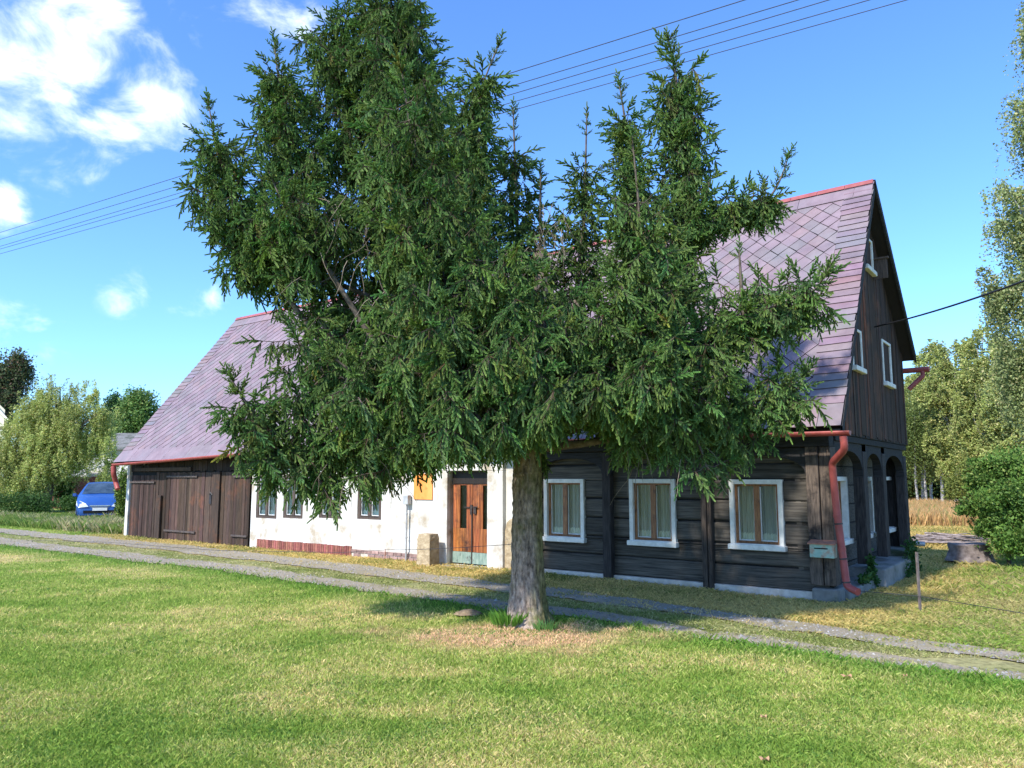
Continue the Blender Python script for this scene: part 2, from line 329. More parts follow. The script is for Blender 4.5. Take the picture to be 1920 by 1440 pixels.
def blades(name, x, y, hgt, wid, col, lean=.5, z=None, mt='grass'):
    n = len(x); a = rng.uniform(0, 6.283, n); b = rng.uniform(0, 6.283, n); z = gh(x,y)-.03 if z is None else z
    ln = hgt*lean*rng.random(n)
    dx, dy = np.cos(a)*wid*.5, np.sin(a)*wid*.5; ox, oy = np.cos(b)*ln, np.sin(b)*ln
    V = np.empty((n,4,3), np.float32)
    V[:,0] = np.stack([x-dx,y-dy,z],1); V[:,1] = np.stack([x+dx,y+dy,z],1)
    V[:,2] = np.stack([x+ox*.45+dx*.7, y+oy*.45+dy*.7, z+hgt*.6],1); V[:,3] = np.stack([x+ox,y+oy,z+hgt*(1-.25*lean*rng.random(n))],1)
    k = 4*np.arange(n)[:,None]; T = np.concatenate([k+np.array([0,1,2]), k+np.array([0,2,3])])
    return tag(fast(name, V, T, np.concatenate([col,col]), M[mt]), kind='stuff')
def sample(n, ymin, ymax, power=2.0, spread=.92):
    # more blades close to the eye, fewer where they are less than a pixel
    u = rng.random(n); y = 1/((1-u)/ymin + u/ymax) if power == 2 else (ymin**(1-power)*(1-u)+ymax**(1-power)*u)**(1/(1-power))
    x = rng.uniform(-spread, spread, n)*y; return x, y
# short mown lawn
x, y = sample(690000, 3.9, 30, 2); k = (y < ev(LE, x)-.03+.08*rng.standard_normal(len(x))) ; x, y = x[k], y[k]
k = (x-.28)**2+(y-9.72)**2 > .05; x, y = x[k], y[k]
d = ev(LE,x)-y; es = np.clip(1-d/.8, 0, 1); n_ = rng.random(len(x))
hg = rng.uniform(.022,.05,len(x))*(1+.9*es)*(1+.35*(fbm(x*2,y*2,77)-.5)); wd = .0030+.0006*y
dxh = (x-STRAWC.x)/1.65; dyh = (y-STRAWC.y)/.85; hayk = dxh**2+dyh**2 < 1; hg = np.where(hayk, hg*.8, hg)*(.75+.5*vn(x*6,y*6,88))
blades('lawn_grass', x, y, hg, wd, palette(x, y, n_)*rng.uniform(.75,1.3,len(x))[:,None], lean=1.1)
# strip between ruts, verge, yard
x, y = sample(500000, 8.2, 34, 2); m_ = (y > ev(LU,x)+.07+.10*rng.standard_normal(len(x))) & (y < ev(UL,x)-.06+.10*rng.standard_normal(len(x)))
v_ = (y > ev(UU,x)+.05+.11*rng.standard_normal(len(x)))
near = vn(x*5, y*5, 91) > .22
k = ((m_ & near) | v_) & ~inhouse(x,y) ; x, y = x[k], y[k]
hg = rng.uniform(.025,.07,len(x))*(.5+.8*fbm(x*1.6,y*1.6,13))*np.where(m_[k],.65,1); n_ = rng.random(len(x))
blades('verge_grass', x, y, hg, .0035+.0006*y, palette(x,y,n_)*rng.uniform(.75,1.3,len(x))[:,None], lean=1.6)
# thin grass creeping into the ruts
x, y = sample(130000, 7.2, 30, 2); r_ = ((y > ev(LE,x)) & (y < ev(LU,x))) | ((y > ev(UL,x)) & (y < ev(UU,x)))
k = r_ & (fbm(x*1.6,y*4,63) > .56); x, y = x[k], y[k]
blades('rut_grass', x, y, rng.uniform(.02,.05,len(x)), .003+.0006*y, palette(x,y+.0,rng.random(len(x)))*1.0, lean=1.6)
# rough grass beyond the yard on the left, and the dry meadow on the right
x = rng.uniform(-27,-11.5,90000); y = rng.uniform(23.5,34,90000); qx = (x-H0.x)*ex.x+(y-H0.y)*ex.y
k = (qx < -21.3) & (y > ev(UU,x)+.8); x, y = x[k], y[k]; t = fbm(x*.5,y*.5,17); n_ = rng.random(len(x))
c = (np.array([.10,.22,.03])*(1-n_[:,None])+np.array([.30,.33,.09])*n_[:,None]); c = np.where((t > .58)[:,None]&(n_ > .3)[:,None], np.array([.45,.40,.2]), c)
blades('rough_grass', x, y, rng.uniform(.10,.38,len(x))*(.4+1.1*t), .022, c, lean=.8)
x = rng.uniform(10,34,70000); y = rng.uniform(30,47,70000); n_ = rng.random(len(x))
c = np.array([.62,.40,.18])*(.7+.6*n_[:,None]); c = np.where((n_ > .86)[:,None], np.array([.3,.3,.1]), c)
blades('dry_meadow', x, y, rng.uniform(.35,.75,len(x)), .03, c, lean=.5)
x = rng.uniform(7,26,60000); y = rng.uniform(12.5,31,60000); t = fbm(x*.6,y*.6,19); k = ~inhouse(x,y,.3) & (t > .46); x, y, t = x[k], y[k], t[k]; n_ = rng.random(len(x))
blades('yard_grass', x, y, rng.uniform(.06,.16,len(x)), .016, palette(x,y,n_)*1.0, lean=1.4)
# long stalks by the track
x = rng.uniform(2,7,45); y = ev(LU,x)+(ev(UL,x)-ev(LU,x))*rng.random(45)
blades('dry_stalks', x, y, rng.uniform(.08,.18,45), .004, np.tile([.42,.38,.22],(45,1)), lean=.5)

# clover and weeds in flat patches of the lawn
x, y = sample(70000, 4.2, 14, 2); k = (y < ev(LE,x)-.2) & (fbm(x*.9+3, y*1.3, 121) > .60); x, y = x[k], y[k]; n_ = rng.random(len(x))
blades('lawn_clover', x, y, rng.uniform(.015,.034,len(x)), .014+.001*y, (np.array([.07,.15,.03])+np.array([.10,.12,.03])*n_[:,None])*1.3, lean=2.2)
# ------------------------------------------------------------------ THE HOUSE
house = empty('timber_house', H0, HA, 'long half timbered farmhouse with black log walls and mauve tiled steep roof', 'house')
ZB = -.25
# --- roof
YE, YR = -.38, 2.95
xr_e, z_er = FR(1585,795,YE); xr_r, z_rr = FR(1638,340,YR)
xl_e, z_el = FR(214,866,YE); xl_r, z_rl = FR(444,598,YR)
XV = .25
print('roof', xr_e, z_er, xr_r, z_rr, xl_e, z_el, xl_r, z_rl)
EL, ER, RL, RR = Vector((xl_e,YE,z_el)), Vector((XV,YE,z_er)), Vector((xl_r,YR,z_rl)), Vector((XV,YR,z_rr))
RW = (ER-EL).length; RH = (RR-ER).length
nrm = (ER-EL).cross(RL-EL).normalized(); nrm = nrm if nrm.z > 0 else -nrm
def RP(a, b, lift=0):
    s, t = a/RW, b/RH; sag = -.07*math.sin(math.pi*min(max(s,0),1))*(.3+.7*t)
    p = (EL*(1-s)+ER*s)*(1-t) + (RL*(1-s)+RR*s)*t + nrm*(lift+.02*math.sin(s*23+t*5)*.5)
    p.z += sag; return p
def clip(poly, a0, a1, b0, b1):
    for ax, lim, sg in ((0,a0,1),(0,a1,-1),(1,b0,1),(1,b1,-1)):
        out = []
        for i in range(len(poly)):
            p, q = poly[i-1], poly[i]; dp, dq = (p[ax]-lim)*sg, (q[ax]-lim)*sg
            if (dp >= 0) != (dq >= 0):
                t = dp/(dp-dq); out.append(tuple(p[j]+(q[j]-p[j])*t for j in range(3)))
            if dq >= 0: out.append(q)
        poly = out
        if not poly: return []
    return poly
def tile_col():
    r = random.random(); g = random.uniform(.94, 1.06)
    if r < .06: return (g*1.02, g*.92, g*.93)
    if r < .34: return (g*.91, g*.95, g*.96)
    return (g, g*.95, g*1.02)
deck = MB(); ng = 24
for i in range(ng):
    a0, a1 = RW*i/ng, RW*(i+1)/ng
    for j in range(6):
        b0, b1 = RH*j/6, RH*(j+1)/6
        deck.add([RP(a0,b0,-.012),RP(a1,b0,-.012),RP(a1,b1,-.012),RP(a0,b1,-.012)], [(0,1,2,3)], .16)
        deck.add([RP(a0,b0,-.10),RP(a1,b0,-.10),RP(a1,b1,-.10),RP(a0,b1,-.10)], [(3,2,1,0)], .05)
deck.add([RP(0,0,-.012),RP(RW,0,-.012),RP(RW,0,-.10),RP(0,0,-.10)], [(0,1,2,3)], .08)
roof = deck.build('roof', M['underside'], house)
tl = MB(); g2 = .175; VB, EBb, RB = .52, .40, .38
ncol = int(RW/.35)+2; nrow = int(RH/g2)+2
for r in range(-1, nrow):
    for c in range(-1, ncol):
        ca = c*.35 + (.175 if r % 2 else 0); cb = r*g2 + .1
        poly = [(ca,cb-.171,.018),(ca+.171,cb,.009),(ca,cb+.171,.001),(ca-.171,cb,.009)]
        jj = [random.uniform(-.006,.006) for _ in range(8)]
        poly = [(p[0]+jj[2*i], p[1]+jj[2*i+1], p[2]) for i, p in enumerate(poly)]
        poly = clip(poly, VB, RW-VB, EBb, RH-RB)
        if len(poly) < 3: continue
        col = tile_col(); top = [RP(*p) for p in poly]; n = len(top); low = [p - nrm*.008 for p in top]
        tl.add(top, [tuple(range(n))], col); tl.add(top+low, [(i,(i+1)%n,n+(i+1)%n,n+i) for i in range(n)], (col[0]*.5,col[1]*.45,col[2]*.45))
for side in (0, 1):                                     # verge courses
    b = EBb; 
    while b < RH-.1:
        a0, a1 = (0, VB) if side == 0 else (RW-VB, RW); a0 -= random.uniform(-.012,.02); a1 += random.uniform(-.012,.02)
        step = .155; e = random.uniform(-.008,.008); b1 = min(b+step+.01, RH)
        top = [RP(a0,b+e,.026),RP(a1,b-e,.026),RP(a1,b1,.008),RP(a0,b1,.008)]; low = [p-nrm*.012 for p in top]; col = tile_col()
        col = tuple(c*random.uniform(.88,1.04) for c in col)
        tl.add(top, [(0,1,2,3)], col); tl.add(top+low, [(i,(i+1)%4,4+(i+1)%4,4+i) for i in range(4)], (.4,.35,.36)); b += step
a = 0
while a < RW:                                            # eaves course and ridge course
    a1 = min(a+random.uniform(.9,1.1), RW)
    for (b0, b1) in ((-.03, EBb+.02), (RH-RB-.02, RH)):
        top = [RP(a+.004,b0,.028),RP(a1-.004,b0,.028),RP(a1-.004,b1,.014),RP(a+.004,b1,.014)]; low = [p-nrm*.014 for p in top]; col = tile_col()
        tl.add(top, [(0,1,2,3)], col); tl.add(top+low, [(i,(i+1)%4,4+(i+1)%4,4+i) for i in range(4)], (.4,.35,.36))
    a = a1
tl.build('roof_tiles', M['tile'], roof)
rc = MB(); K = 40
for i in range(K):
    p, q = RP(RW*i/K+.003,RH,.03), RP(RW*(i+1)/K-.003,RH,.03)
    for d0, d1 in (((0,-.065,-.075),(0,0,.02)), ((0,0,.02),(0,.07,-.06))):
        rc.add([p+Vector(d0), q+Vector(d0), q+Vector(d1), p+Vector(d1)], [(0,1,2,3)], random.uniform(.92,1.06))
rc.build('ridge_cap', M['ridge'], roof)
# rear slope
yf2, z_fr = GB(1715,668,XV); print('rear eave', yf2, z_fr)
rr = MB()
for (x0, x1) in ((xl_e, XV),):
    for lift, cc in ((0,1.0),(-.09,.1)):
        rr.add([(x0,yf2,z_fr-.1+lift),(x1,yf2,z_fr+lift),(XV,YR,z_rr-.01+lift),(xl_r,YR,z_rl-.01+lift)], [(0,1,2,3)], cc)
    rr.add([(x1,yf2,z_fr),(x1,yf2,z_fr-.09),(XV,YR,z_rr-.1),(XV,YR,z_rr-.01)], [(0,1,2,3)], .2)
rr.build('rear_roof_slope', M['tile'], roof)
# barge boards at the right verge
bb = MB(); e = Vector((0,0,-.16))
a, b = RP(RW,0,-.005), RP(RW,RH,-.005)
bb.add([a+Vector((.012,0,-.02)), b+Vector((.012,0,-.02)), b+Vector((.012,0,-.22)), a+Vector((.012,0,-.20)), a+Vector((-.02,0,-.02)), b+Vector((-.02,0,-.02)), b+Vector((-.02,0,-.22)), a+Vector((-.02,0,-.20))], [(0,1,2,3),(7,6,5,4),(2,3,7,6),(0,1,5,4)], 1.2)
a, b = Vector((XV,yf2,z_fr)), Vector((XV,YR,z_rr))
bb.add([a+Vector((.03,0,.03)), b+Vector((.03,0,.03)), b+Vector((.03,0,-.14)), a+Vector((.03,0,-.14)), a+Vector((-.01,0,.03)), b+Vector((-.01,0,.03)), b+Vector((-.01,0,-.14)), a+Vector((-.01,0,-.14))], [(0,1,2,3),(7,6,5,4),(2,3,7,6),(0,1,5,4)], 1.5)
bb.build('barge_board', M['header'], roof)

def rects(x0, x1, z0, z1, holes):
    X = sorted({x0,x1} | {min(max(v,x0),x1) for h in holes for v in h[:2]}); Z = sorted({z0,z1} | {min(max(v,z0),z1) for h in holes for v in h[2:]})
    for i in range(len(X)-1):
        for j in range(len(Z)-1):
            cx, cz = (X[i]+X[i+1])/2, (Z[j]+Z[j+1])/2
            if X[i+1]-X[i] > 1e-4 and Z[j+1]-Z[j] > 1e-4 and not any(h[0] < cx < h[1] and h[2] < cz < h[3] for h in holes): yield X[i],X[i+1],Z[j],Z[j+1]
fmap = lambda yw: (lambda a,b,z: Vector((a, yw-b, z)))      # front: b is outward
gmap = lambda xw: (lambda a,b,z: Vector((xw+b, a, z)))      # gable
def bx(mb, F, a0,a1,b0,b1,z0,z1,col=1.0): mb.box(a0,a1,b0,b1,z0,z1,col,M=lambda v: F(v.x,v.y,v.z))
def window(F, a0,a1,z0,z1, sill=True, cw=.075, out=.05, kind='white', label=None, curtain=True, split=True, sillw=.03):
    f = MB(); mm = M['white'] if kind == 'white' else M['darkframe']
    bx(f,F,a0,a0+cw,-.07,out,z0,z1); bx(f,F,a1-cw,a1,-.07,out,z0,z1)
    bx(f,F,a0+cw,a1-cw,-.07,out-.002,z1-cw,z1); bx(f,F,a0+cw,a1-cw,-.07,out-.002,z0,z0+cw*.8)
    w = f.build('window', mm, house, bevel=.006)
    if label: w['label'] = label
    if sill:
        s = MB(); bx(s,F,a0-sillw,a1+sillw,-.02,out+.055,z0-.035,z0+.05); s.build('sill', M['white'], w, bevel=.012)
    i0,i1,j0,j1 = a0+cw,a1-cw,z0+cw*.8,z1-cw; s = MB(); t = .042; mid = (i0+i1)/2
    bx(s,F,i0,i0+t,-.05,-.012,j0,j1); bx(s,F,i1-t,i1,-.05,-.012,j0,j1); bx(s,F,i0+t,i1-t,-.05,-.014,j1-t*.7,j1); bx(s,F,i0+t,i1-t,-.05,-.014,j0,j0+t,.6)
    if split: bx(s,F,mid-.045,mid+.045,-.05,-.006,j0+t,j1-t*.7)
    s.build('sash', M['brown'] if kind == 'white' else M['darkframe'], w)
    if split:
        s = MB(); q = .018
        for (u0,u1) in ((i0+t,mid-.045),(mid+.045,i1-t)):
            bx(s,F,u0,u0+q,-.075,-.04,j0+t,j1-t); bx(s,F,u1-q,u1,-.075,-.04,j0+t,j1-t); bx(s,F,u0+q,u1-q,-.075,-.042,j0+t,j0+t+q)
        s.build('inner_frame', M['whiteclean'], w)
    p = MB(); p.add([F(i0,-.045,j0),F(i1,-.045,j0),F(i1,-.045,j1),F(i0,-.045,j1)], [(0,1,2,3)]); p.build('pane', M['glass'], w)
    if curtain:
        c = MB(); n = 44
        for k in range(n):
            u0,u1 = i0+(i1-i0)*k/n, i0+(i1-i0)*(k+1)/n; g0,g1 = (-.105+.018*math.sin(k*1.25)), (-.105+.018*math.sin((k+1)*1.25))
            f0 = abs((k+.5)/n-.5)
            if f0 < .06: continue
            c.add([F(u0,g0,j0+.02),F(u1,g1,j0+.02),F(u1,g1,j1),F(u0,g0,j1)], [(0,1,2,3)], .95 if (k%9) else .7, smooth=True)
            c.add([F(u0,g0+.012,j0+.03),F(u1,g1+.012,j0+.03),F(u1,g1+.012,j0+.16+.012*math.sin(k*2.1)),F(u0,g0+.012,j0+.16+.012*math.sin(k*2.1))], [(0,1,2,3)], 1.35, smooth=True)
        c.build('curtain', M['curtain'], w)
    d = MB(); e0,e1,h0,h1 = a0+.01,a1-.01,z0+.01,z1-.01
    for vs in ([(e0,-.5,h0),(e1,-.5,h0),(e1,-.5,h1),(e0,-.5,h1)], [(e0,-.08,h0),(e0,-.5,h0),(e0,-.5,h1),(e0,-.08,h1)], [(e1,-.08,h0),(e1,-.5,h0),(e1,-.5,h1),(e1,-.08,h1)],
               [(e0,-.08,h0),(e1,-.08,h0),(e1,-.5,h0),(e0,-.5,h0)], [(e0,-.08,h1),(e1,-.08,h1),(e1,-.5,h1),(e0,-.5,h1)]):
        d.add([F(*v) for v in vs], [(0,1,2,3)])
    d.build('dark_room_box', M['dark'], w); return w  # box behind the glass, near-black colour stands in for the room's shade

# --- front log wall
YL = .12
lw = [(1022,1097,898,1012),(1182,1268,898,1020),(1370,1470,899,1027)]; wins = []
for (x0,x1,y0,y1) in lw:
    ax, zt = FR(x0,y0,YL); bx_, zt2 = FR(x1,y0,YL); ax2, zb = FR(x0,y1,YL); bx2, zb2 = FR(x1,y1,YL)
    wins.append(((ax+ax2)/2,(bx_+bx2)/2,(zb+zb2)/2,(zt+zt2)/2))
print('windows', wins)
xLs = FR(984,950,YL)[0]; holes = wins
jz = [FR(1515,py,YL)[1] for py in (1100,1067,1026,984,942,901,868)]; jz[0] = min(jz[0], .02); jz.append(jz[-1]+.33); jz.append(z_er-.03)
print('log joints', jz)
posts = [FR(1325,1000,0)[0], FR(1138.5,1000,0)[0], FR(1003,1000,0)[0]]
lg = MB()
for i in range(len(jz)-1):
    segs = [xLs] + sorted(posts) + [-.15]
    for k in range(len(segs)-1):
        g = random.uniform(.72,1.25); dz = random.uniform(-.008,.008)
        for (a0,a1,b0,b1) in rects(segs[k],segs[k+1],jz[i]+.018+dz,jz[i+1]-.004+dz,holes):
            nseg = max(1,int((a1-a0)/.35))
            for s_ in range(nseg):
                u0 = a0+(a1-a0)*s_/nseg; u1 = a0+(a1-a0)*(s_+1)/nseg
                # a squared log with softly rounded edges
                pr = [(b0,.03),(b0+.02,.006),((b0+b1)/2,0),(b1-.02,.006),(b1,.03)]
                wv = lambda u: .006*math.sin(u*2.3+i*1.7)+.004*math.sin(u*7+i)
                va = [(u0,YL+q+wv(u0),z+.006*math.sin(u0*1.1+i)) for z,q in pr]; vb = [(u1,YL+q+wv(u1),z+.006*math.sin(u1*1.1+i)) for z,q in pr]
                lg.add(va+vb, [(j,5+j,6+j,1+j) for j in range(4)], g)
                lg.add([va[0],vb[0],(u1,YL+.2,b0),(u0,YL+.2,b0)], [(0,1,2,3)], g); lg.add([va[4],vb[4],(u1,YL+.2,b1),(u0,YL+.2,b1)], [(3,2,1,0)], g)
logwall = lg.build('log_wall', M['log'], house)
sh = MB()
for (a0,a1,b0,b1) in rects(xLs,-.1,jz[0],z_er+.25,holes): sh.box(a0,a1,YL+.035,YL+.15,b0,b1,.35)
sh.build('joint_filling', M['header'], logwall)
pl = MB(); pl.box(xLs,-.3,.06,YL+.2,ZB,jz[0]+.012); pl.build('plinth', M['mortar'], house, bevel=.01)
for i,wn in enumerate(wins): window(fmap(YL), *wn)
# posts and arched braces of the front
def post(x0,x1,y0,y1,z0,z1,name='post',split=False,col=1.0):
    m = MB(); 
    if split:
        xm = (x0+x1)/2+.01; m.box(x0,xm-.006,y0,y1,z0,z1,col); m.box(xm+.006,x1,y0+.012,y1,z0,z1,col*.85)
    else: m.box(x0,x1,y0,y1,z0,z1,col)
    return m.build(name, M['post'] if split else M['beam'], house, bevel=.012)
ztop = z_er+.05; zarc = FR(1480,853,0)[1]; zspr = FR(1515,893,0)[1]; print('arc', zarc, zspr)
cx0 = FR(1516,1000,0)[0]; cx1 = -.02
for i,px_ in enumerate(posts):
    w_ = .17; post(px_-w_/2, px_+w_/2, -.02, YL-.005, -.05 if i < 2 else -.1, zarc+.1, split=(i==0), col=.8 if i else .6)
post(cx0, cx1, -.02, .30, FR(1545,1098,0)[1], zarc+.12, split=True)
def arch(F, a0, a1, zs, za, zt, th=.10, n=14, col=1.0):
    m = MB(); mid=(a0+a1)/2; h=(a1-a0)/2
    P2 = [(mid-h*math.cos(math.pi*k/n), zs+(za-zs)*math.sin(math.pi*k/n)**.75 if 0<k<n else zs) for k in range(n+1)]
    for k in range(n):
        (u0,w0),(u1,w1) = P2[k],P2[k+1]
        m.add([F(u0,0,w0),F(u1,0,w1),F(u1,0,zt),F(u0,0,zt)], [(0,1,2,3)], col)
        m.add([F(u0,-th,w0),F(u1,-th,w1),F(u1,-th,zt),F(u0,-th,zt)], [(3,2,1,0)], col)
        m.add([F(u0,0,w0),F(u1,0,w1),F(u1,-th,w1),F(u0,-th,w0)], [(0,1,2,3)], col)
    return m.build('arched_brace', M['header'], house)
sp_ = sorted(posts)+[cx0]
for k in range(len(sp_)-1): arch(fmap(-.002), sp_[k]+.087, sp_[k+1]-(.087 if k < 2 else .005), zspr, zarc, zarc+.1)
hb = MB(); hb.box(xLs,-.02,-.04,YL+.1,zarc+.12,ztop+.02); hb.build('header_beam', M['header'], house, bevel=.01)
# --- gable log wall, arches
XG = -.40
gz = [GB(1702,py,0)[1] for py in (832,)]
YG1 = GB(1703,900,0)[0]; print('gable width', YG1)
zbb0 = GB(1594,809,.02)[1]; zbb1 = GB(1702,832,.02)[1]; zbb = (zbb0+zbb1)/2; print('board bottom', zbb0, zbb1)
gw = []
for (xr,y0,y1) in ((1592,897,1018),(1638,893,1003),(1678,892,990)):
    y_, zt = GB(xr,y0,XG+.09); y2, zb = GB(xr,y1,XG+.09); gw.append(((y_+y2)/2-.92,(y_+y2)/2,zb,zt))
zt_m = sum(g[3] for g in gw)/3; zb_m = sum(g[2] for g in gw)/3; print('gable windows', gw)
gw = [(a,b,zb_m,zt_m) for a,b,_,_ in gw]
lg = MB(); gj = [jz[0]-.05]+[.28+.33*k for k in range(8)]+[zbb+.1]
for i in range(len(gj)-1):
    g = random.uniform(.7,1.2)
    for (a0,a1,b0,b1) in rects(.14,YG1-.05,gj[i]+.018,gj[i+1]-.004,gw): lg.box(XG-.2,XG,a0,a1,b0,b1,g)
glog = lg.build('gable_log_wall', M['log'], house)
sh = MB()
for (a0,a1,b0,b1) in rects(.14,YG1-.05,gj[0],zbb+.12,gw): sh.box(XG-.12,XG-.03,a0,a1,b0,b1,.35)
sh.build('joint_filling', M['header'], glog)
for wn in gw: window(gmap(XG), *wn, out=.09)
zg0 = GB(1625,1060,0)[1]; print('gable plinth z', GB(1609,1103,0), GB(1689,1063,0), zg0)
p1 = GB(1626,1000,-.05)[0]; p2 = GB(1659,950,-.05)[0]; p3 = GB(1699,950,-.05)[0]; print('gable posts', p1, p2, p3)
pe = [.16, p1, p2, YG1-.14]
for k,y_ in enumerate(pe[1:]): m = MB(); m.box(-.20,-.02,y_-.14,y_+.14,.28,zarc+.1,.9); m.build('post', M['beam'], house, bevel=.012)
zga = GB(1639,850,0)[1]; zgs = GB(1639,895,0)[1]; print('gable arch', zga, zgs)
for k in range(3): arch(gmap(-.035), pe[k]+.14, pe[k+1]-.14, zgs, zga, zga+.13, th=.14)
m = MB(); m.box(-.22,-.005,.30,YG1,zga+.135,zbb-.06,.8); m.box(-.22,.01,-.02,YG1+.02,zbb-.055,zbb+.05,.7); m.build('header_beam', M['header'], house, bevel=.008)
m = MB(); m.box(-.44,-.205,YG1-.06,YG1+.0,.0,zbb,.8); m.build('corner_boards', M['beam'], house)
m = MB()
m.box(XG-.1,.06,.45,2.3,ZB,.04,.7); m.box(XG-.1,.20,2.305,4.9,ZB,.20,.8); m.box(XG-.1,.10,4.905,YG1-.1,ZB,.30,.7)
m.build('gable_plinth', M['concrete'], house, bevel=.03)
m = MB(); m.box(cx0+.02,.0,-.05,.40,ZB,FR(1545,1102,0)[1]-.01,.6); m.build('corner_stone', M['concrete'], house, bevel=.03)
# --- gable boarding (vertical boards under the roof line)
def roofz(y):
    if y < YR: return z_er + (z_rr-z_er)*(y-YE)/(YR-YE) - .13
    return z_rr + (z_fr-z_rr)*(y-YR)/(yf2-YR) - .13
gb = MB(); y = -.12; k = 0; holes_g = []
def gwin(x0,x1,y0,y1):
    a0,zt = GB(x0,y0,.03); a1,zt2 = GB(x1,y0,.03); b0,zb = GB(x0,y1,.03); b1,zb2 = GB(x1,y1,.03); return (a0+b0)/2,(a1+b1)/2,(zb+zb2)/2,(zt+zt2)/2
up = [gwin(1655,1670,642,722), (gwin(1600,1615,618,694)), (gwin(1622,1635,448,508))]
a = up[1]; up[1] = (a[1]-(up[0][1]-up[0][0])*.9, a[1], a[2], a[3]); a = up[2]; up[2] = (a[1]-.75, a[1], a[2], a[3])
print('upper windows', up)
YW = yf2-.12
while y < YW-.05:
    w_ = random.uniform(.11,.17); y1 = min(y+w_, YW); x_ = random.uniform(.012,.03); c = random.choice([.6,.8,1,1,1.25]); c = (c, c*random.uniform(.9,1), c*random.uniform(.85,1))
    zb = zbb - .02 + random.uniform(-.03,.02)
    if random.random() < .12: c = (2.2,1.5,1.2)
    pts = [(y+.006,zb),(y1,zb),(y1,roofz(y1)),(y+.006,roofz(y))]
    if y < YR < y1: pts.insert(3,(YR,roofz(YR)))
    gb.prism(pts, lambda a,z: Vector((x_,a,z)), lambda a,z: Vector((-.03,a,z)), c); y = y1; k += 1
gb.build('gable_boarding', M['board'], house)
for i,wn in enumerate(up): window(gmap(.03), *wn, cw=.05, out=.02, sillw=.01, curtain=(i!=2), split=False)
m = MB(); q0,zt_ = GB(1650,486,.15); _,zb_ = GB(1650,520,.15)
m.box(.045,.27,q0,q0+.03,zb_,zt_,1.5); m.box(.035,.30,q0-.03,q0+.05,zt_+.003,zt_+.035,1.8)
m.build('open_hatch', M['barn'], house)
# --- white plastered part with small windows and brick plinth
YP = .03
xb0 = FR(471,950,YP)[0]; print('barn/white split', xb0, 'white right', xLs)
ww = []
for (x0,x1,y1) in ((480,519,972),(531,568,972),(598,639,972),(670,715,974)):
    a0 = FR(x0,950,YP)[0]; a1 = FR(x1,950,YP)[0]; z0 = FR((x0+x1)/2,y1,YP)[1]; z1 = FR((x0+x1)/2,890,YP)[1]; ww.append((a0,a1,z0,z1))
print(ww)
dx0 = FR(849,980,.12)[0]; dx1 = FR(924,980,.12)[0]; dzt = FR(885,883,.12)[1]; dzb = FR(885,1057,.12)[1]; print('door', dx0, dx1, dzb, dzt)
wl = MB(); ztopw = z_el+.15
for (a0,a1,b0,b1) in rects(xb0,xLs,ZB,ztopw+.1,ww+[(dx0,dx1,dzb-.03,dzt)]): wl.box(a0,a1,YP,YP+.35,b0,b1)
wall = wl.build('plastered_wall', M['plaster'], house)
for wn in ww: window(fmap(YP), *wn, sill=False, cw=.05, out=-.012, kind='dark')
# brick course
bk = MB(); mo = MB(); xa = FR(482,1015,0)[0]; xb_ = FR(655,1030,0)[0]; x = xa
while x < xb_:
    g = random.uniform(.55,1.2); bk.box(x,x+.066,-.012,YP-.001,-.2,.18+random.uniform(-.006,.006),(g,g*random.uniform(.8,1.1),g)); x += .079
mo.box(xa-.02,xb_,0,YP-.001,-.2,.175); x = xb_+.03; xe = FR(800,1040,0)[0]
while x < xe:
    for r in range(3):
        if random.random() < .85: g = random.uniform(.9,1.5); bk.box(x+.12*(r%2),x+.12*(r%2)+.215,-.006,YP-.001,-.12+.085*r,-.05+.085*r,(g*.9,g*1.5,g*1.8))
    x += .235
mo.box(xb_+.001,xe,.012,YP-.001,-.2,.15)
bo = bk.build('brick_plinth', M['brick'], house); mo.build('mortar', M['mortar'], bo)
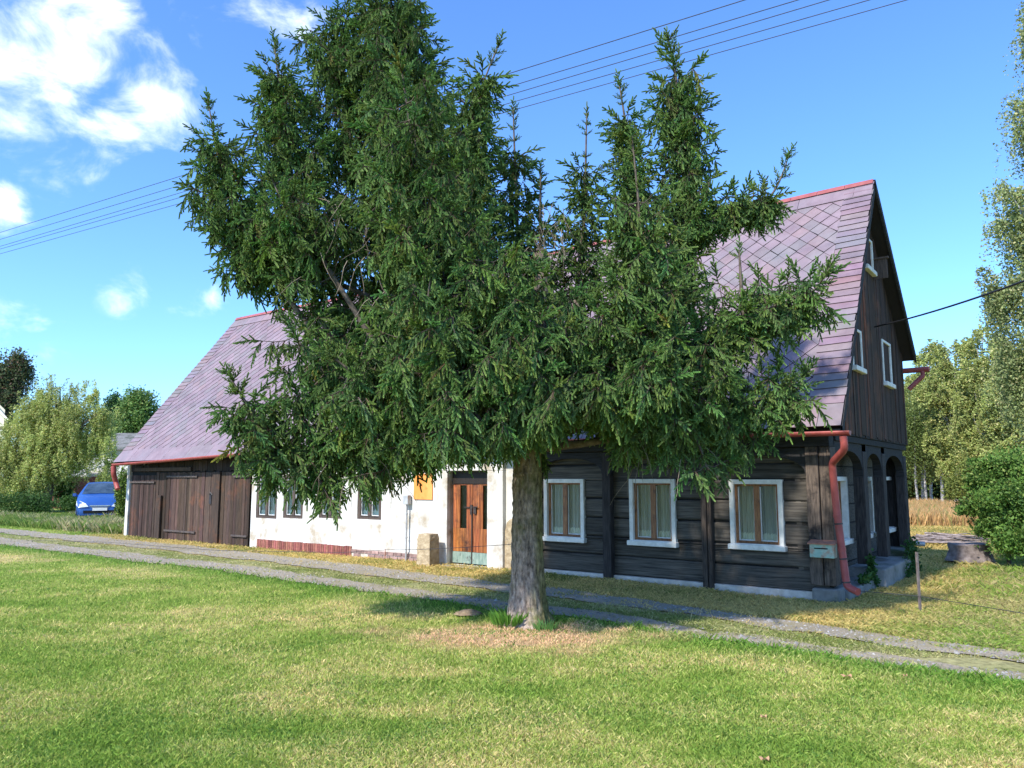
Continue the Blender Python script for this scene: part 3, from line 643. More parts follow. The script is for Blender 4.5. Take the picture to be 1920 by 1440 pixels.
# door surround and double door
jam = MB(); jw = .20
jl = FR(823,980,-.06)[0]; jr = FR(943,980,-.06)[0]
jam.box(jl,dx0,-.07,.13,-.12,dzt+.001); jam.box(dx1,jr,-.07,.13,-.12,dzt+.001); jam.box(jl,jr,-.07,.13,dzt+.003,dzt+.22)
jam.build('door_surround', M['plaster'], house, bevel=.012)
m = MB(); m.box(dx0-.3,jr+.25,-.30,-.075,-.2,dzb-.03); m.build('doorstep', M['concrete'], house, bevel=.02)
zl = FR(885,907,.12)[1]
fr = MB(); fr.box(dx0,dx1,.10,.16,zl,dzt-.002,.25); door = fr.build('door', M['darkframe'], house)
mid = (dx0+dx1)/2
for s_,(u0,u1) in enumerate(((dx0+.01,mid-.006),(mid+.006,dx1-.01))):
    g0,g1 = (u0+.30*(u1-u0)+.08, u1-.30*(u1-u0)) if s_ == 0 else (u0+.40*(u1-u0)+.06,u1-.03)
    hz0,hz1 = dzb+.70,zl-.03
    if s_ == 0: g0,g1 = u0+.36*(u1-u0), u0+.70*(u1-u0)
    lf = MB(); pw = (u1-u0)/6
    for (a0,a1,b0,b1) in rects(u0,u1,dzb+.23,zl-.004,[(g0,g1,hz0,hz1)]):
        x = a0
        while x < a1-1e-4:
            x1 = min(x+pw, a1); g = random.uniform(.75,1.2); lf.box(x+.002,x1,.12+random.uniform(0,.004),.16,b0,b1,(g,g*random.uniform(.75,1),g*random.uniform(.7,1))); x = x1
    leaf = lf.build('door_leaf', M['door'], door)
    q = MB(); q.add([(g0,.14,hz0),(g1,.14,hz0),(g1,.14,hz1),(g0,.14,hz1)], [(0,1,2,3)]); q.build('door_pane', M['glass'], door)
    q = MB(); q.box(g0-.1,g1+.1,.19,.21,hz0-.1,hz1+.1,(.5,.6,.6)); q.build('door_blind', M['darkframe'], door)
    q = MB(); q.box(u0+.005,u1-.005,.105,.13,dzb,dzb+.225); q.build('kick_plate', M['doorgreen'], door)
q = MB(); zc = dzb+1.12
q.box(mid-.20,mid-.05,.085,.10,zc,zc+.02,.6); q.box(mid-.04,mid+.015,.09,.115,zc-.14,zc+.06,.7); q.box(mid+.05,mid+.12,.085,.115,zc-.12,zc+.03,.7); q.box(mid+.03,mid+.17,.075,.09,zc+.01,zc+.03,.6)
q.build('door_handle', M['iron'], door)
q = MB(); q.box(mid-.014,mid+.014,.10,.119,dzb,zc-.1,.4); q.build('door_astragal', M['darkframe'], door)
# bare stone by the door, pale patch
q = MB(); q.prism([(jr+.002,-.15),(xLs+.02,-.15),(xLs+.02,1.02),(jr+.12,.92),(jr+.06,.86),(jr+.02,.7)], lambda a,z: Vector((a,-.005,z)), lambda a,z: Vector((a,YP-.001,z)))
q.build('bare_stone_patch', M['stone'], house, bevel=.01)
# --- barn end with three board doors
xbL = FR(241,950,YP)[0]; print('barn left', xbL)
bg_ = MB(); bg_.box(xbL,xb0-.002,YP+.06,YP+.2,ZB,ztopw-.05,.35); barn = bg_.build('barn_wall', M['header'], house)
q = MB(); q.box(xbL-.16,xbL,YP-.02,YP+.25,ZB,FR(241,872,YP)[1]+.1); q.build('whitewashed_corner', M['plaster'], house, bevel=.01)
def boards(x0,x1,z0,z1,y,cf=1.0):
    m = MB(); x = x0
    while x < x1-.02:
        x2 = min(x+random.uniform(.10,.17), x1); g = random.choice([.55,.75,.9,1.05,1.3])*cf; d_ = random.uniform(0,.015)
        m.box(x+.004,x2-.002,y+d_,y+.045,z0+random.uniform(-.02,.03),z1-random.uniform(0,.02),(g,g*random.uniform(.85,1),g*random.uniform(.8,1))); x = x2
    return m
zd1 = FR(350,885,YP)[1]; dxs = [FR(p,950,YP)[0] for p in (244,290,313,401,414,468)]; print('barn doors', dxs, zd1)
for i,(k0,k1) in enumerate(((0,1),(2,3),(4,5))):
    m = boards(dxs[k0],dxs[k1],-.05,zd1-(.08 if i==0 else 0),YP-.015,(.8,1.15,.85)[i]); bd = m.build('barn_door', M['barn'], house)
    hx0,hx1 = (dxs[k0]-.02,dxs[k1]-.02) if i != 1 else (dxs[k0]-.02,dxs[k0]+(dxs[k1]-dxs[k0])*.66)
    if i == 2: hx0 = dxs[k0]+(dxs[k1]-dxs[k0])*.45
    for zz in (.22, zd1-.13-(.17 if i==0 else 0)):
        if (i==0 and zz<.5): continue
        m = MB(); m.box(hx0,hx1,YP-.055,YP-.016,zz-.025,zz+.025,1.3); m.build('hinge_strap', M['iron'], bd, bevel=.004)
for (k0,k1) in ((1,2),(3,4)):
    m = boards(dxs[k0]+.004,dxs[k1]-.004,-.05,zd1,YP+.006,.8); m.build('door_post', M['barn'], house)
m = MB(); m.box((dxs[1]+dxs[2])/2-.09,(dxs[1]+dxs[2])/2+.08,YP-.07,YP+.0,-.08,1.22,.7); m.build('door_prop', M['barn'], house, bevel=.01)
m = MB(); m.box(dxs[3]-.03,dxs[3]+.30,YP-.06,YP-.0,-.05,zd1,.8); m.build('door_post', M['barn'], house, bevel=.01)
m = boards(xbL+.02,xb0-.01,zd1+.02,ztopw-.06,YP+.012,.6); m.build('upper_boards', M['barn'], house)
m = MB(); m.box(xbL+.3,xbL+3.4,YP-.04,YP+.01,zd1+.03,zd1+.14,1.0); m.build('door_lintel', M['barn'], house, bevel=.01)
m = MB(); a = dxs[3]-.12; m.box(a-.05,a+.05,YP-.05,YP-.016,1.02,1.3,(.5,.6,.75)); m.tube([(a-.02,YP-.07,1.28),(a+.06,YP-.09,1.34),(a+.12,YP-.07,1.27)],.012,n=6,col=(1.5,1.8,2)); m.build('door_latch', M['iron'], house)
# remaining walls (rear, left end)
m = MB(); m.box(-20.6,-.42,yf2-.5,yf2-.4,ZB,z_fr-.15,1); m.box(-20.7,-20.6,.4,yf2-.4,ZB,z_el,1)
m.add([(-19.9,.0,z_el-.1),(-19.9,yf2-.4,z_el-.1),(-19.9,yf2-.4,z_fr-.3),(-19.9,YR,z_rl-.25)], [(0,1,2,3)]); m.build('rear_wall', M['plaster'], house)
m = boards(xbL-.02,xbL-.01,0,.1,0)
# --- gutter and pipes
def gut(pts, r=.07):
    m = MB(); n = 8; V = []; pts = [Vector(p) for p in pts]
    for p in pts:
        for rad in (r, r-.008):
            for k in range(n+1):
                q = math.pi*(1+k/n); V.append(p+Vector((0,math.cos(q)*rad,math.sin(q)*rad)))
    s = 2*(n+1); f = []
    for i in range(len(pts)-1):
        for k in range(n):
            f.append((i*s+k,i*s+k+1,(i+1)*s+k+1,(i+1)*s+k)); f.append((i*s+n+1+k,(i+1)*s+n+1+k,(i+1)*s+n+2+k,i*s+n+2+k))
        f.append((i*s,(i+1)*s,(i+1)*s+n+1,i*s+n+1)); f.append((i*s+n,i*s+2*n+1,(i+1)*s+2*n+1,(i+1)*s+n))
    m.add(V,f,1.0,True)
    for i in (0,len(pts)-1): m.add([pts[i]+Vector((0,math.cos(math.pi*(1+k/n))*r,math.sin(math.pi*(1+k/n))*r)) for k in range(n+1)], [tuple(range(n+1))])
    for i in range(len(pts)-1):
        a = pts[i]; m.box(a.x-.012,a.x+.012,a.y-.076,a.y+.1,a.z-.004,a.z+.006,.8)
    return m
YGU = YE-.06
gp = []
for px_,py_ in ((213,871),(300,864),(417,854),(560,843),(700,836),(860,830),(1028,826),(1103,824.5),(1193,821),(1340,816.5),(1480,813.5),(1594,810)):
    x_,z_ = FR(px_,py_,YGU); gp.append((x_,YGU,z_+.02))
print('gutter z', [round(g[2],2) for g in gp], 'x', [round(g[0],2) for g in gp])
gt = gut(gp); gutter = gt.build('gutter', M['pipe'], house)
def pipe(name, pts, r, y, bend=.0):
    m = MB(); out = []
    for (a,b,yy) in pts: x_,z_ = FR(a,b,yy); out.append(Vector((x_,yy,z_)))
    fine = [out[0]]
    for i in range(1,len(out)-1):
        d0 = (out[i-1]-out[i]).normalized(); d1 = (out[i+1]-out[i]).normalized(); k = min(.06,(out[i-1]-out[i]).length*.4,(out[i+1]-out[i]).length*.4)
        fine += [out[i]+d0*k, out[i]+(d0+d1)*k*.28, out[i]+d1*k]
    fine.append(out[-1]); m.tube(fine, r, n=14)
    for p, q in zip(out[:-1], out[1:]):
        if (p-q).length > .8:
            for t in (.03,.48): c = p.lerp(q,t); d_ = (q-p).normalized(); m.tube([c, c+d_*.05], r*1.1, n=14)
    pp = m.build(name, M['pipe'], gutter)
    if r < .06:
        for t in (.15,.62,.93):
            k = MB(); c_ = out[3].lerp(out[4],t); d_ = (out[4]-out[3]).normalized(); k.tube([c_, c_+d_*.022], r*1.14, n=14); k.box(c_.x-.01,c_.x+.01,c_.y,c_.y+.13,c_.z,c_.z+.02)
            k.build('pipe_bracket', M['iron'], gutter)
    return pp
pipe('downpipe', [(1581,818,YGU),(1584,842,YGU),(1560,868,-.12),(1569,960,-.12),(1588,1100,-.12),(1609,1110,-.24)], .053, 0)
pipe('downpipe', [(213,874,YGU),(213,888,YGU),(217,903,-.3),(221,917,-.3)], .075, 0)
m = MB(); yy,zz = GB(1700,686,.2); m.tube([(-1,yf2+.10,zz),(XV+.25,yf2+.10,zz)], .06, n=10); m.tube([(XV+.12,yf2+.10,zz),(XV+.12,yf2+.08,zz-.14),(XV-.15,yf2-.02,zz-.42)], .05, n=10); m.build('rear_gutter', M['pipe'], house)
m = MB(); yy,zz = GB(1716,1020,.1); m.tube([(-.1,YG1-.02,zz),(.22,YG1+.10,zz-.02)], .05, n=12); m.build('grey_waste_pipe', M['galv'], house)

# ------------------------------------------------------------------ things on and by the house
hrot = (0,0,HA)
def hthing(name, x, y, z, label, cat): return empty(name, HW(x,y,z), HA, label, cat)
# mailbox
mx0,mz1 = FR(1519,1018,-.14); mx1,mz0 = FR(1566,1047,-.14); w_ = mx1-mx0; h_ = mz1-mz0
t = hthing('mailbox', (mx0+mx1)/2, -.02, mz0, 'small faded green mailbox with rust patches on the corner post', 'mailbox')
m = MB(); m.box(-w_/2,w_/2,-.17,-.002,0,h_); m.build('box_body', M['mailgreen'], t, bevel=.008)
m = MB(); m.add([(-w_/2-.02,-.20,h_+.005),(w_/2+.02,-.20,h_+.005),(w_/2+.02,0,h_+.045),(-w_/2-.02,0,h_+.045),(-w_/2-.02,-.20,h_-.012),(w_/2+.02,-.20,h_-.012),(w_/2+.02,0,h_+.028),(-w_/2-.02,0,h_+.028)], [(0,1,2,3),(7,6,5,4),(0,4,5,1),(1,5,6,2),(2,6,7,3),(3,7,4,0)]); m.build('lid', M['rust'], t)
m = MB(); m.box(-w_*.3,w_*.25,-.176,-.168,h_*.62,h_*.70); m.build('letter_slot', M['dark'], t)
# orange board
ox0,oz1 = FR(776,890,-.0); ox1,oz0 = FR(810,937,-.0)
m = MB(); m.box(ox0,ox1,-.0,.027,oz0,oz1+.02); o = m.build('notice_board', M['orange'], bevel=.003); o.location = H0; o.rotation_euler = hrot; tag(o, 'blank orange board fixed to the white wall left of the door', 'board')
# meter box on a pole
bx0,bz1 = FR(757,930,-.06); bx1,bz0 = FR(769,946,-.06); ax_ = (bx0+bx1)/2
t = hthing('meter_box', ax_, -.06, 0, 'grey electrical box on a thin pipe against the white wall', 'electrical box')
m = MB(); m.box(-.07,.07,-.05,.06,bz0,bz1+.02,1.3); m.build('box_body', M['galv'], t, bevel=.008)
m = MB(); m.tube([(0,0,-.1),(0,0,bz0)], .02, n=8); 
for z_ in (.45,.95): m.tube([(0,0,z_),(0,0,z_+.03)], .028, n=8)
m.build('conduit_pipe', M['galv'], t)
# stone pillar
px0 = FR(783,1040,-.55)[0]; px1 = FR(803,1040,-.55)[0]; pz = FR(800,1001,-.45)[1]
t = hthing('stone_pillar', (px0+px1)/2, -.40, -.1, 'squat yellow sandstone gate post left of the front door', 'stone post')
m = MB(); w_ = .135; n = 12
prof = [(0,1.06),(.3,1.0),(.6,1.0),(.85,.98),(1.0,.97)]
V = []; rows = 26; H_ = pz+.1; seg = 6
for i in range(rows+1):
    z_ = H_*i/rows; f_ = 1.05-.06*i/rows; 
    if i > rows-3: f_ *= 1-.10*(i-rows+3)/3
    for k in range(4*seg):
        s_, t_ = divmod(k, seg); u = -1+2*t_/seg; c = [(u,-1),(1,u),(-u,1),(-1,-u)][s_]
        nse = 1+ .05*(vn(k*.7+s_, i*.45, 3)-.5) + .05*(vn(k*1.7,i*1.3,8)-.5); V.append((c[0]*.17*f_*nse, c[1]*.14*f_*nse, z_))
K4 = 4*seg; m.add(V, [(i*K4+k,i*K4+(k+1)%K4,(i+1)*K4+(k+1)%K4,(i+1)*K4+k) for i in range(rows) for k in range(K4)], 1.0, False)
m.add([V[rows*K4+k] for k in range(K4)], [tuple(range(K4))])
m.build('pillar_block', M['stone'], t)
# fence stake, wires
g = G(1727,1146,-.1); t = empty('fence_stake', g, .3, 'thin rusty metal stake standing in the grass right of the house', 'stake')
top = P(1724,1035,g.y); m = MB()
hh=top.z-g.z; m.box(-.014,.014,0,.004,-.15,hh,.6); m.box(-.014,-.010,.005,.028,-.15,hh,.6); m.build('angle_iron', M['deadwood'], t)
def wire(name, pts, r, label, cat, m_='wire', group=None, sag=0):
    q = [Vector(p) for p in pts]; out = []
    for i in range(len(q)-1):
        K = 10
        for k in range(K): t_ = k/K; p = q[i].lerp(q[i+1], t_); p.z -= sag*4*t_*(1-t_); out.append(p)
    out.append(q[-1]); mm = MB(); mm.tube(out, r, n=6); return tag(mm.build(name, M[m_]), label, cat, group)
sw = P(1725,1118,g.y)
e0 = HW(.10,-.30,.15)
wire('fence_wire', [P(1612,1108,11.2), sw, P(1925,1151,8.9), P(2300,1205,7.4)], .0045, 'thin sagging wire strung from the red downpipe past the metal stake', 'wire')
fw = [P(-150,1008,27), P(200,1016.5,19.6), P(407,1032,16.4), P(640,1036,14.9), P(722,1031,14.6), P(785,1030,14.2), P(860,1027,13.6), P(985,1019,12.9)]
wire('fence_wire', fw, .0045, 'thin low wire strung along the verge in front of the plastered wall', 'wire')
g2_ = G(722,1046,0); m = MB(); m.tube([(0,0,-.1),(.0,0,P(722,1029,g2_.y).z)], .008, n=6); o = m.build('wire_pin', M['rust']); o.location = g2_; tag(o, 'short thin metal pin holding the low wire by the brick plinth', 'stake')
# overhead wires
OW = [((0,436),(1396,0)),((0,449),(1496,0)),((0,462),(1554,0)),((0,467),(1609,6)),((0,476),(1700,0))]
for i,((ax_,ay_),(bx_,by_)) in enumerate(OW):
    A, B = P(ax_,ay_,20.5+.35*i), P(bx_,by_,9.3+.25*i); D = (B-A)
    a = A-D*.9; b = B+D*.6; mid_ = [(921,163),(921,192),(925,206),(925,221),(962,227)][i]
    # slight catenary through the photographed middle point
    tm = .62; mp_ = A.lerp(B,tm); want = P(mid_[0],mid_[1],mp_.y).z; s_ = max(0,(mp_.z-want)); s_ = min(s_,.25)
    pts = [];
    for k in range(41):
        t_ = -.9+2.5*k/40; p = A+D*t_; p.z -= (s_/(4*tm*(1-tm)))*4*t_*(1-t_) if True else 0; pts.append(p)
    mm = MB(); mm.tube(pts, .0065, n=5); tag(mm.build('overhead_wire', M['wire']), ['highest','second from top','middle','second from bottom','lowest'][i]+' of the five thin power wires crossing the sky', 'power wire', 'overhead power wires')
A = HW(.06, GB(1640,613,.06)[0], GB(1640,613,.06)[1]); B = P(1920,527,9.5)
wire('service_cable', [A, B, B+(B-A)*3.2+Vector((0,0,.9))], .014, 'thick black cable running from the gable out to the right', 'cable', 'cable', sag=.04)
# ------------------------------------------------------------------ SPRUCE
def shoot_arr(p, d, up, ln, wd, c0, c1, rs, nn=16):
    """one needle-clad shoot: crossed tapered cores and a fringe of needles; returns V, T, C"""
    d = d/np.linalg.norm(d); s = np.cross(d, up); s /= (np.linalg.norm(s)+1e-9); u = np.cross(s, d)
    V = []; T = []; C = []
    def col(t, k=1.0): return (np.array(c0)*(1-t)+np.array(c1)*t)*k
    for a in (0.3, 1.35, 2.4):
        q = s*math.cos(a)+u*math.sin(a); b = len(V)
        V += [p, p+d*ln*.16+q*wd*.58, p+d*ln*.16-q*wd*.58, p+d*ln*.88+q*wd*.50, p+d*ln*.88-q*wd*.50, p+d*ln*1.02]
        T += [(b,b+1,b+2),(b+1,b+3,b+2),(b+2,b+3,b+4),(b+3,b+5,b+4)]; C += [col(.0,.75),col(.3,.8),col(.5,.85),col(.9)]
    for k in range(nn):
        t = (k+.3)/nn; a = k*2.4+rs.uniform(-.3,.3); q = s*math.cos(a)+u*math.sin(a)
        nl = wd*(1.35 if t < .8 else 1.0)*rs.uniform(.85,1.15); o = p+d*ln*t; b = len(V); w_ = wd*.13
        e = np.cross(q, d); tip = o+q*nl*.78+d*nl*.75
        V += [o+e*w_+q*wd*.1, o-e*w_+q*wd*.1, tip]; T.append((b,b+1,b+2)); C.append(col(t, rs.uniform(.85,1.3)))
    return V, T, C
def make_spray(seed, L, nsh, hang, sl=.10, bare=0):
    rs = np.random.default_rng(seed); V=[]; T=[]; C=[]
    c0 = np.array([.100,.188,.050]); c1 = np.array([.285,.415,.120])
    def addp(r):
        b = len(V); V.extend(r[0]); T.extend([(a+b,c+b,e+b) for a,c,e in r[1]]); C.extend(r[2])
    pts = []
    for k in range(7):
        t = k/6; pts.append(np.array([L*t*(1-.12*hang*t), L*.06*math.sin(t*3+seed), -L*.34*hang*t*t]))
    for k in range(6):
        a, b = pts[k], pts[k+1]; w_ = .006*(1-k/7)+.0015; n = len(V)
        V.extend([a+[0,w_,0],a-[0,w_,0],b+[0,w_*.8,0],b-[0,w_*.8,0],a+[0,0,w_],a-[0,0,w_],b+[0,0,w_*.8],b-[0,0,w_*.8]]); T.extend([(n,n+1,n+2),(n+1,n+3,n+2),(n+4,n+5,n+6),(n+5,n+7,n+6)]); C.extend([np.array([.10,.075,.05])]*4)
    up = np.array([0,0,1.])
    for k in range(nsh):
        t = .12+.82*(k/(nsh-1)); i = min(int(t*6),5); f = t*6-i; p = pts[i]*(1-f)+pts[i+1]*f; d = pts[i+1]-pts[i]; d /= np.linalg.norm(d)
        sd = 1 if k % 2 else -1; ang = rs.uniform(.35,.95); ph = rs.uniform(-1.25,.35); q = np.array([0,sd*math.cos(ph),math.sin(ph)])
        dd = d*math.cos(ang)+q*math.sin(ang)+np.array([0,0,-.42*hang+rs.uniform(-.18,.22)])
        ln = sl*(1.2-.5*t)*rs.uniform(.6,1.3); tone = rs.uniform(.85,1.15)
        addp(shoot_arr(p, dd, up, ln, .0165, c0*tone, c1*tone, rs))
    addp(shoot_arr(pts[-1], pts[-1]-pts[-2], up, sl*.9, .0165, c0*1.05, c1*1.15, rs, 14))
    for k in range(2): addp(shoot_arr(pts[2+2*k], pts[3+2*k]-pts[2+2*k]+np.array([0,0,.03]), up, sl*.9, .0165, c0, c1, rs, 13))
    return np.array(V, np.float32), np.array(T, np.int32), np.array(C, np.float32)
VAR = [make_spray(s, .34, 11, 1.2, .115) for s in range(5)] + [make_spray(10+s, .26, 9, .7, .10) for s in range(4)] + [make_spray(20+s, .22, 8, .0, .085) for s in range(3)]
SPR = [[] for _ in VAR]          # (4x3: x, y, z axes scaled, origin, tone)
TW = MB()
CAV = [(np.array(P(x_,y_,d_)), r_) for x_,y_,d_,r_ in ((655,500,9.0,.36),(860,725,8.6,.30),(745,640,8.7,.22),(905,330,9.2,.22),(1290,330,9.6,.16),(1300,500,9.2,.26),(1370,520,9.3,.22),(1455,665,9.2,.22),(1055,455,9.2,.28),(1085,800,9.0,.26),(600,770,8.9,.20),(820,400,8.6,.18),(500,560,9.3,.22),(1180,880,9.2,.2))]
def put(kind, o, d, roll_up, sc, tone):
    for c_, r_ in CAV:
        e_ = np.asarray(o)-c_
        if e_[0]**2+e_[2]**2+(e_[1]*.42)**2 < r_*r_*R3.uniform(.6,1.3): return
    d = np.asarray(d); d = d/(np.linalg.norm(d)+1e-9); ru = np.asarray(roll_up, float)
    y = np.cross(ru, d); n = np.linalg.norm(y)
    if n < 1e-3: y = np.cross([1,0,0.3], d); n = np.linalg.norm(y)
    y /= n; z = np.cross(d, y); SPR[kind].append((d*sc, y*sc, z*sc, np.asarray(o), tone))
R3 = random.Random(3)
def rv(s): return np.array([R3.uniform(-s,s) for _ in range(3)])
def bez(pts, t):
    n = len(pts)-1; f = min(t*n, n-1e-6); i = int(f); f -= i
    p0 = pts[max(i-1,0)]; p1 = pts[i]; p2 = pts[i+1]; p3 = pts[min(i+2,n)]
    return .5*((2*p1)+(p2-p0)*f+(2*p0-5*p1+4*p2-p3)*f*f+(3*p1-p0-3*p2+p3)*f**3)
def leader(px, d0, d1, R, s0=0.0, dens=1.0, top=.5, droop=1.0, prof=.75, sparse_top=.0, twr=.04, upend=0.25, minR=.06):
    K = len(px); pts = [np.array(P(x, y, 9.7+d0+(d1-d0)*i/(K-1))) for i,(x,y) in enumerate(px)]
    L = sum(np.linalg.norm(pts[i+1]-pts[i]) for i in range(K-1))
    nw = max(4, int(L/.185*dens)); path = [bez(pts, k/30) for k in range(31)]
    TW.tube(path, twr, .007, n=6, col=.8, jit=.05)
    phase = R3.uniform(0,6)
    for w_ in range(nw):
        s = s0+(1-s0)*(w_+R3.uniform(-.25,.25))/nw; s = min(max(s,0),.985); o = bez(pts, s); ax = bez(pts, min(s+.02,1))-bez(pts, max(s-.02,0)); ax /= np.linalg.norm(ax)
        r = R*((1-s)**prof)+minR; r *= 1+.28*math.sin(w_*1.9+phase)
        young = 1-min(1,(1-s)*L/.75)           # 1 in the topmost 75 cm
        nb = 5 if young < .3 else 4
        for b in range(nb):
            a = phase+w_*2.1+b*6.283/nb+R3.uniform(-.35,.35)
            e1 = np.cross(ax, [0,0,1.]) if abs(ax[2]) < .9 else np.array([1.,0,0]); e1 = e1-ax*e1.dot(ax); e1 /= np.linalg.norm(e1); e2 = np.cross(ax, e1)
            rad = e1*math.cos(a)+e2*math.sin(a)
            rb = r*R3.choice([R3.uniform(.45,.8), R3.uniform(.85,1.2)]); bt = R3.uniform(.78,1.2)
            if young > 0 and rb < .30:
                d_ = rad*.8+ax*(.5+.5*young)+rv(.15); put(R3.choice([9,10,11]), o, d_, np.cross(rad, ax), max(.35, rb/.24), R3.uniform(.85,1.15)); continue
            # branch path: outward, sinking, turning up at its tip
            n = max(2, int(rb/.13)); q = o.copy(); hd = rad*.9+ax*.15+np.array([0,0,.10]); prev = [o]
            for k in range(n):
                t = (k+1)/n; dv = hd+np.array([0,0,(-.45*droop if t < .6 else upend)*(1-young*.8)])+rv(.12); dv /= np.linalg.norm(dv); q = q+dv*rb/n; prev.append(q.copy())
                side = np.cross(dv, [0,0,1.]); side /= (np.linalg.norm(side)+1e-6); tone = bt*R3.uniform(.88,1.12)
                if t < .35 and rb > .5 and R3.random() < .45: continue
                for sg in (1,-1):
                    if R3.random() < .08: continue
                    hang = .75*droop*(1-young*.7)*R3.uniform(.5,1.3); dd = side*sg*.65+dv*.55+np.array([0,0,-hang]); kind = R3.choice([0,1,2,3,4]) if rb > .3 else R3.choice([5,6,7,8])
                    put(kind, q, dd, np.array([0,0,1.])*.6+dv*.5+rv(.4), R3.uniform(.75,1.12)*(.8+.2*t), tone)
                for _ in range(1 if R3.random() < .8*droop else 0): put(R3.choice([0,1,2,3,4]), q-dv*.05, np.array([0,0,-1.])+dv*.35+rv(.25), dv+rv(.6), R3.uniform(.7,1.05), tone*.92)
            put(R3.choice([5,6,7,8]), q, dv+np.array([0,0,.15]), [0,0,1.], R3.uniform(.85,1.15), R3.uniform(.95,1.2))
            TW.tube(prev, .013*min(1.4,rb+.3), .004, n=4, col=.7, caps=False)
    tip = pts[-1]; ax = pts[-1]-pts[-2]; ax /= np.linalg.norm(ax)
    put(9, tip-ax*.12, ax, rv(1), 1.0, 1.0)
    for k in range(3): put(10, tip-ax*(.1+.08*k), ax*.75+rv(.6), rv(1), .6, 1.0)
# (image polyline from base to tip, depth offsets, radius)
leader([(800,600),(745,330),(715,70),(735,-20)], .7, .6, .95, dens=1.1, prof=.55, s0=.05)
leader([(760,560),(660,300),(640,120),(628,30)], .9, 1.0, .85, prof=.6, s0=.1)
leader([(830,520),(790,260),(770,100),(765,10)], .9, 1.0, .62, prof=.7)
leader([(640,600),(560,380),(530,210),(513,70)], .3, .35, .55, prof=.8, s0=.2)
leader([(600,640),(480,470),(420,330),(389,185)], 0, .1, .56, prof=.75, s0=.28)
leader([(700,640),(600,480),(540,400),(500,310)], -.3, -.4, .62, prof=.6, s0=.25)
leader([(700,560),(560,500),(480,470),(430,440)], .2, .3, .42, prof=.4, s0=.3, minR=.15)
leader([(890,760),(830,520),(780,300),(752,125)], -1.1, -1.4, .88, dens=1.15, prof=.62)
leader([(860,640),(880,420),(885,230),(938,75)], .3, .2, .32, prof=.7)
leader([(860,560),(880,350),(872,200)], .7, .7, .52, prof=.6)
leader([(760,820),(670,750),(590,680),(535,600)], -.5, -.8, .62, dens=1.15, prof=.55)
leader([(740,720),(640,650),(570,610)], .1, 0, .5, prof=.5, minR=.15)
leader([(700,600),(640,560),(560,540)], .3, .4, .42, prof=.4, minR=.15)
leader([(800,800),(700,720),(650,690),(600,650)], -1.1, -1.4, .62, dens=1.1, prof=.5)
leader([(820,805),(640,795),(510,812),(455,745),(428,700)], -.3, -.6, .42, dens=1.1, prof=.6)
leader([(800,800),(650,835),(560,872),(478,888)], -.2, -.5, .36, prof=.4, minR=.15)
leader([(760,810),(700,845),(650,885)], .5, .7, .26, prof=.3, minR=.10, dens=.6)
leader([(960,790),(930,690),(905,560),(915,440)], -1.3, -1.6, .80, dens=1.2, prof=.55)
leader([(900,790),(830,700),(800,620),(810,500)], -1.5, -1.8, .66, dens=1.1, prof=.55)
leader([(1010,760),(1030,660),(1010,570),(1005,500)], -.8, -.9, .75, dens=1.1, prof=.5)
leader([(1000,740),(1030,640),(1050,560)], .2, .4, .8, prof=.5)
leader([(975,560),(968,380),(962,200)], 1.2, 1.3, .40, dens=.9, prof=.9, droop=.6)
leader([(1080,560),(1095,400),(1100,212)], 1.0, 1.0, .32, dens=.9, prof=.9, droop=.6)
leader([(1015,520),(1013,420),(1014,318)], .8, .8, .20, dens=.6, prof=.9, droop=.4)
leader([(1215,640),(1280,430),(1278,220),(1252,70)], .5, .4, .30, dens=1.3, prof=.25, droop=1.6, minR=.08)
leader([(1240,640),(1275,520),(1280,420)], .6, .6, .26, dens=1.1, prof=.3, droop=1.5)
leader([(1190,560),(1185,330),(1160,150)], .3, .3, .20, prof=.7)
leader([(1180,760),(1195,600),(1200,430),(1185,255)], -1.1, -1.3, .50, dens=1.2, prof=.75)
leader([(1130,740),(1125,640),(1120,560)], -1.0, -1.2, .55, dens=1.1, prof=.45)
leader([(1250,470),(1350,392),(1440,372),(1482,285)], .4, .3, .20, prof=.5, minR=.06, droop=1.3, s0=.2)
leader([(1180,730),(1330,625),(1440,580),(1520,550),(1562,490)], -.4, -.6, .32, dens=1.15, prof=.5, minR=.10)
leader([(1395,600),(1390,540),(1386,468)], -.6, -.6, .20, prof=.9, minR=.05)
leader([(1300,650),(1400,625),(1490,620)], -.5, -.6, .24, prof=.4, minR=.10)
leader([(1150,790),(1320,765),(1440,745),(1495,730),(1508,695)], -.3, -.5, .28, prof=.5, minR=.12, dens=1.1)
leader([(1200,740),(1300,730),(1380,720)], -.7, -.8, .44, prof=.4, minR=.2)
leader([(1120,760),(1220,770),(1300,820),(1330,895)], -.6, -.7, .28, prof=.3, minR=.14, droop=1.2)
leader([(1180,760),(1320,780),(1440,780)], -.1, -.2, .26, prof=.4, minR=.15)
leader([(1000,770),(1040,720),(1060,680)], -.7, -1.0, .5, prof=.4, minR=.2)
leader([(985,800),(950,750),(940,690)], -.8, -1.0, .38, prof=.4, minR=.2)
leader([(870,770),(800,745),(730,740)], -1.0, -1.2, .42, prof=.4, minR=.18)
leader([(950,780),(1000,760),(1000,720)], .2, .6, .5, prof=.3, minR=.3)
leader([(1100,740),(1190,690),(1240,660)], .4, .6, .6, prof=.3, minR=.3)
leader([(900,760),(800,700),(740,620)], .3, .5, .6, prof=.3, minR=.3)
tree = empty('spruce_tree', (P(990,1160,9.72).x, 9.72, gh(np.array([.2]),np.array([9.72]))[0]-.02), 0, 'big many-topped dark green spruce growing on the lawn in front of the house', 'spruce tree')
TO = np.array(tree.location)
VV=[]; TT=[]; CC=[]; off=0
